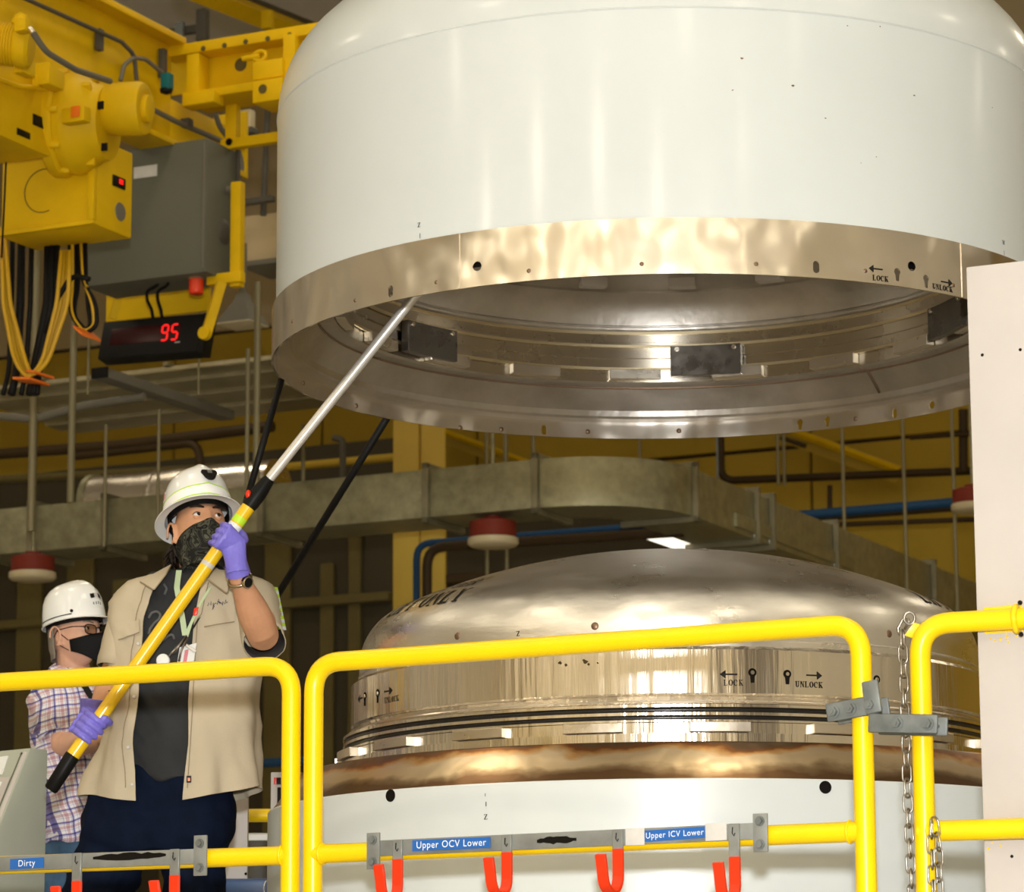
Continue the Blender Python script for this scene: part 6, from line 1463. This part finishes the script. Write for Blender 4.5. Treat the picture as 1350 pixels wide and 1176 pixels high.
# ================================================================== second worker
p2 = thing('person', 'worker in plaid shirt, glasses and black mask, standing behind the khaki-shirted worker', 'person')
YC = 11.5
h2 = Frame(B(100, 838, YC), 55, 6, 0); K2 = .97
bm = nb(); head_bm(bm, h2, K2)
limb(bm, [h2(-.025, 0, -.05), B(99, 900, YC+.03)], [.053, .060])
d2x = V((cos(R(25)), sin(R(25)), 0)); d2y = V((-sin(R(25)), cos(R(25)), 0))
def t2(bm, rows): loft(bm, [(B(cx, py, YC), d2x*(hw*PXM(YC)), d2y*hd) for py, cx, hw, hd in rows], 40, .8)
t2(bm, [(890, 100, 22, .06), (905, 99, 42, .085), (930, 99, 48, .1), (1000, 102, 46, .1), (1060, 106, 40, .11), (1120, 108, 40, .11)])
e2, w2 = B(84, 983, YC-.12), B(140, 975, YC-.32)
limb(bm, [B(64, 930, YC-.02), e2, e2.lerp(w2, .35), w2], [.052, .043, .043, .03])
limb(bm, [B(140, 930, YC+.1), B(150, 985, YC), B(150, 975, YC-.3)], [.05, .042, .03])
for hx, fx in ((92, 80), (128, 135)): limb(bm, [B(hx, 1115, YC), B(hx, 1240, YC-.02), B(fx, 1395, YC)], [.085, .06, .045])
remesh('body', bm, .0048, M['skin2'], p2, 2)
eyes(h2, p2, (1, .05, .12), M['skin2'], K2); brows(h2, p2, M['hairg'], K2, .003)
for s in (-1, 1): ball_ = None
hd2 = nb(); loft(hd2, [(w2-V((.03, 0, 0)), V((0, .03, 0)), BZ*.022), (w2+V((.03, -.01, 0)), V((0, .04, 0)), BZ*.018), (w2+V((.075, -.015, 0)), V((0, .04, 0)), BZ*.014)], 16)
for k in range(4): tube(hd2, [w2+V((.07, -.045+.02*k, 0)), w2+V((.105, -.048+.021*k, -.006)), w2+V((.125, -.046+.02*k, -.028))], [.0095, .009, .007], 10)
tube(hd2, [w2+V((.01, -.035, 0)), w2+V((.035, -.06, .005)), w2+V((.065, -.068, .002))], [.013, .011, .008], 10)
remesh('hand', hd2, .004, M['skin2'], p2, 1)
# mask
bm = nb(); g = []
for i in range(11):
    v_ = i/10; row = []
    for j in range(33):
        t = R(-72+144*j/32); l = .0805*sin(t)*1.0; up = -.012-.018*abs(sin(t))**1.5; lo = -.122+.055*abs(sin(t))**1.4; u = up+(lo-up)*v_
        jw = 1-.22*max(0, -u/.118)**1.5; f = .006+.100*cos(t)*(1-.06*v_)+.026*gs(l, .026)*math.exp(-((v_-.22)/.32)**2)+.010*gs(l, .03)
        row.append(bm.verts.new(h2(f*K2, l*jw*K2*1.02, u*K2)))
    g.append(row)
for i in range(10):
    for j in range(32): bm.faces.new((g[i][j], g[i][j+1], g[i+1][j+1], g[i+1][j]))
for v in bm.verts: v.co += h2.F*.003*noise.noise(v.co*30)
solid(bm, .002); mk = obj('face_mask', bm, M['mask'], p2, 180)
for s in (-1, 1):
    for u0, u1 in ((-.03, .012), (-.065, -.035)): obj('ear_loop', tube(nb(), fillet([h2(.033*K2, s*.078*K2, u0), h2(.01, s*.081, (u0+u1)/2), h2(-.014, s*.080, u1)], .02, 3), .0016, 6), M['mask'], mk, 180)
# glasses
gl_ = obj('glasses', tube(nb(), [h2(.105, -.010, .006), h2(.107, 0, .010), h2(.105, .010, .006)], .0018, 8), M['blackp'], p2, 180)
M['glass'] = mat('spectacle_lens', (1, 1, 1), .02); M['glass'].node_tree.nodes['Principled BSDF'].inputs['Transmission Weight'].default_value = 1; M['glass'].node_tree.nodes['Principled BSDF'].inputs['IOR'].default_value = 1.02
for s in (-1, 1):
    c = h2(.100, s*.0345, .000); n_ = (h2.F+h2.L*s*.12).normalized(); a_ = (h2.L-n_*h2.L.dot(n_)).normalized(); u_ = n_.cross(a_); u_ = u_ if u_.z > 0 else -u_
    ring = [c+a_*.0255*math.copysign(abs(cos(q))**.6, cos(q))+u_*.0165*math.copysign(abs(sin(q))**.6, sin(q)) for q in [2*pi*k/28 for k in range(28)]]
    obj('frame_rim', tube(nb(), ring, .0019, 6, closed=True), M['blackp'], gl_, 180); ln = nb(); disc_prism(ln, [p for p in ring], n_*.0012); obj('lens', ln, M['glass'], gl_, 0)
    obj('temple', tube(nb(), fillet([c+a_*s*.026+u_*.008, h2(.06, s*.083, .012), h2(-.01, s*.083, .012), h2(-.03, s*.078, -.008)], .02, 3), .0018, 6), M['blackp'], gl_, 180)
# hair at the back and sideburn
bm = nb(); rows = []
for i in range(7):
    u = .05-.022*i; rows.append([bm.verts.new(h2(-.012-.092*cos(a)*(1 if u > -.05 else .9), .0795*sin(a), u)) for a in [R(-76+152*q/24) for q in range(25)]])
for i in range(6):
    for q in range(24): bm.faces.new((rows[i][q], rows[i][q+1], rows[i+1][q+1], rows[i+1][q]))
solid(bm, .003); obj('hair', bm, M['hairg'], p2, 180)
hf2 = Frame(h2(-.004, 0, .042), 55, 9, 0)
ht2, A2, B2 = hat(hf2, None, lambda t: .003+.042*math.exp(-(t if t < pi else t-2*pi)**2/.55), 'white cap-style hard hat with black clip marks on the worker in plaid', True, .93)
for y0, y1, mt, nm in ((-.30, -.12, 'blackp', 'clip_mark'), (-.12, .06, 'tape', 'clip_plate'), (.06, .24, 'blackp', 'clip_mark')): hat_patch(hf2, ht2, A2, B2, y0, y1, .066, .084, .0014, M[mt], nm, .93, 4)
hat_patch(hf2, ht2, A2, B2, -.32, .26, .034, .058, .0010, M['lwhite'], 'name_sticker', .93, 6)
for k in range(4): hat_patch(hf2, ht2, A2, B2, -.24+.11*k, -.20+.11*k, .040, .050, .0016, M['grey'], 'sticker_print', .93, 2)
hat_patch(hf2, ht2, A2, B2, -2.3, -1.0, .010, .014, .0012, M['blackp'], 'rain_channel', .93); hat_patch(hf2, ht2, A2, B2, -2.32, -2.27, .012, .078, .0012, M['blackp'], 'rear_stripe', .93, 2)
obj('side_button', lathe(nb(), [(0, .003), (.005, .003), (.006, 0)], hf2(A2*cos(-1.0)+.0005, B2*sin(-1.0), .022), 12, axis=hf2.F*.5-hf2.L*.85), M['blackp'], ht2)
place(ht2, hf2(0, 0, 0))
# plaid shirt
bm = nb(); t2(bm, [(884, 99, 26, .07), (893, 98, 40, .088), (905, 97, 54, .108), (925, 97, 60, .125), (960, 99, 58, .13), (1000, 102, 55, .132), (1050, 105, 51, .14), (1095, 107, 50, .15), (1112, 107, 50, .15)])
ps = remesh('plaid_shirt', bm, .008, M['plaid'], p2, 2, lambda p: .008*nz3(p, 9, (1, 1, .7))+.006*nz3(p+V((0, 0, p.x*.7)), 24))
sleeve('plaid_sleeve', mixs((B(72, 906, YC), .045, .05), (B(61, 926, YC-.02), .066, .075), 3)[:-1]+mixs((B(61, 926, YC-.02), .066, .075), (B(80, 972, YC-.10), .066, .06), 6), M['plaid'], p2, .007)
patch('collar', grid((B(72, 876, YC-.02), B(96, 884, YC-.12), B(88, 897, YC-.13), B(64, 884, YC-.04)), 5, 5, .006), M['plaid'], ps); patch('collar', grid((B(66, 880, YC+.06), B(74, 874, YC-.02), B(70, 890, YC-.03), B(62, 890, YC+.06)), 4, 4, .006), M['plaid'], ps)
ribbon('shoulder_strap', [B(104, 890, YC-.13), B(112, 905, YC-.15), B(124, 925, YC-.152), B(136, 945, YC-.15), B(150, 970, YC-.14)], .022, M['blackp'], p2, V((.8, 0, .5)))
bm = nb(); t2(bm, [(1085, 107, 42, .125), (1115, 107, 47, .135), (1140, 107, 47, .13)])
limb(bm, [B(86, 1125, YC), B(82, 1250, YC-.02), B(80, 1402, YC)], [.1, .085, .075]); limb(bm, [B(130, 1125, YC), B(134, 1250, YC-.02), B(137, 1402, YC)], [.1, .085, .075])
remesh('jeans', bm, .01, M['jean2'], p2, 2, lambda p: .006*nz3(p, 10))
for fx in (80, 137):
    c = B(fx, 1398, YC); bm = nb(); loft(bm, [(V((c.x, c.y+.07, PZ+.05)), X_*.035, BZ*.05), (V((c.x, c.y, PZ+.06)), X_*.045, BZ*.06), (V((c.x+.03, c.y-.1, PZ+.04)), X_*.05, BZ*.04), (V((c.x+.05, c.y-.18, PZ+.028)), X_*.038, BZ*.028)], 16); obj('boot', bm, M['blackp'], p2, 60)
place(p2, V((B(105, 1400, YC).x, YC, PZ)))
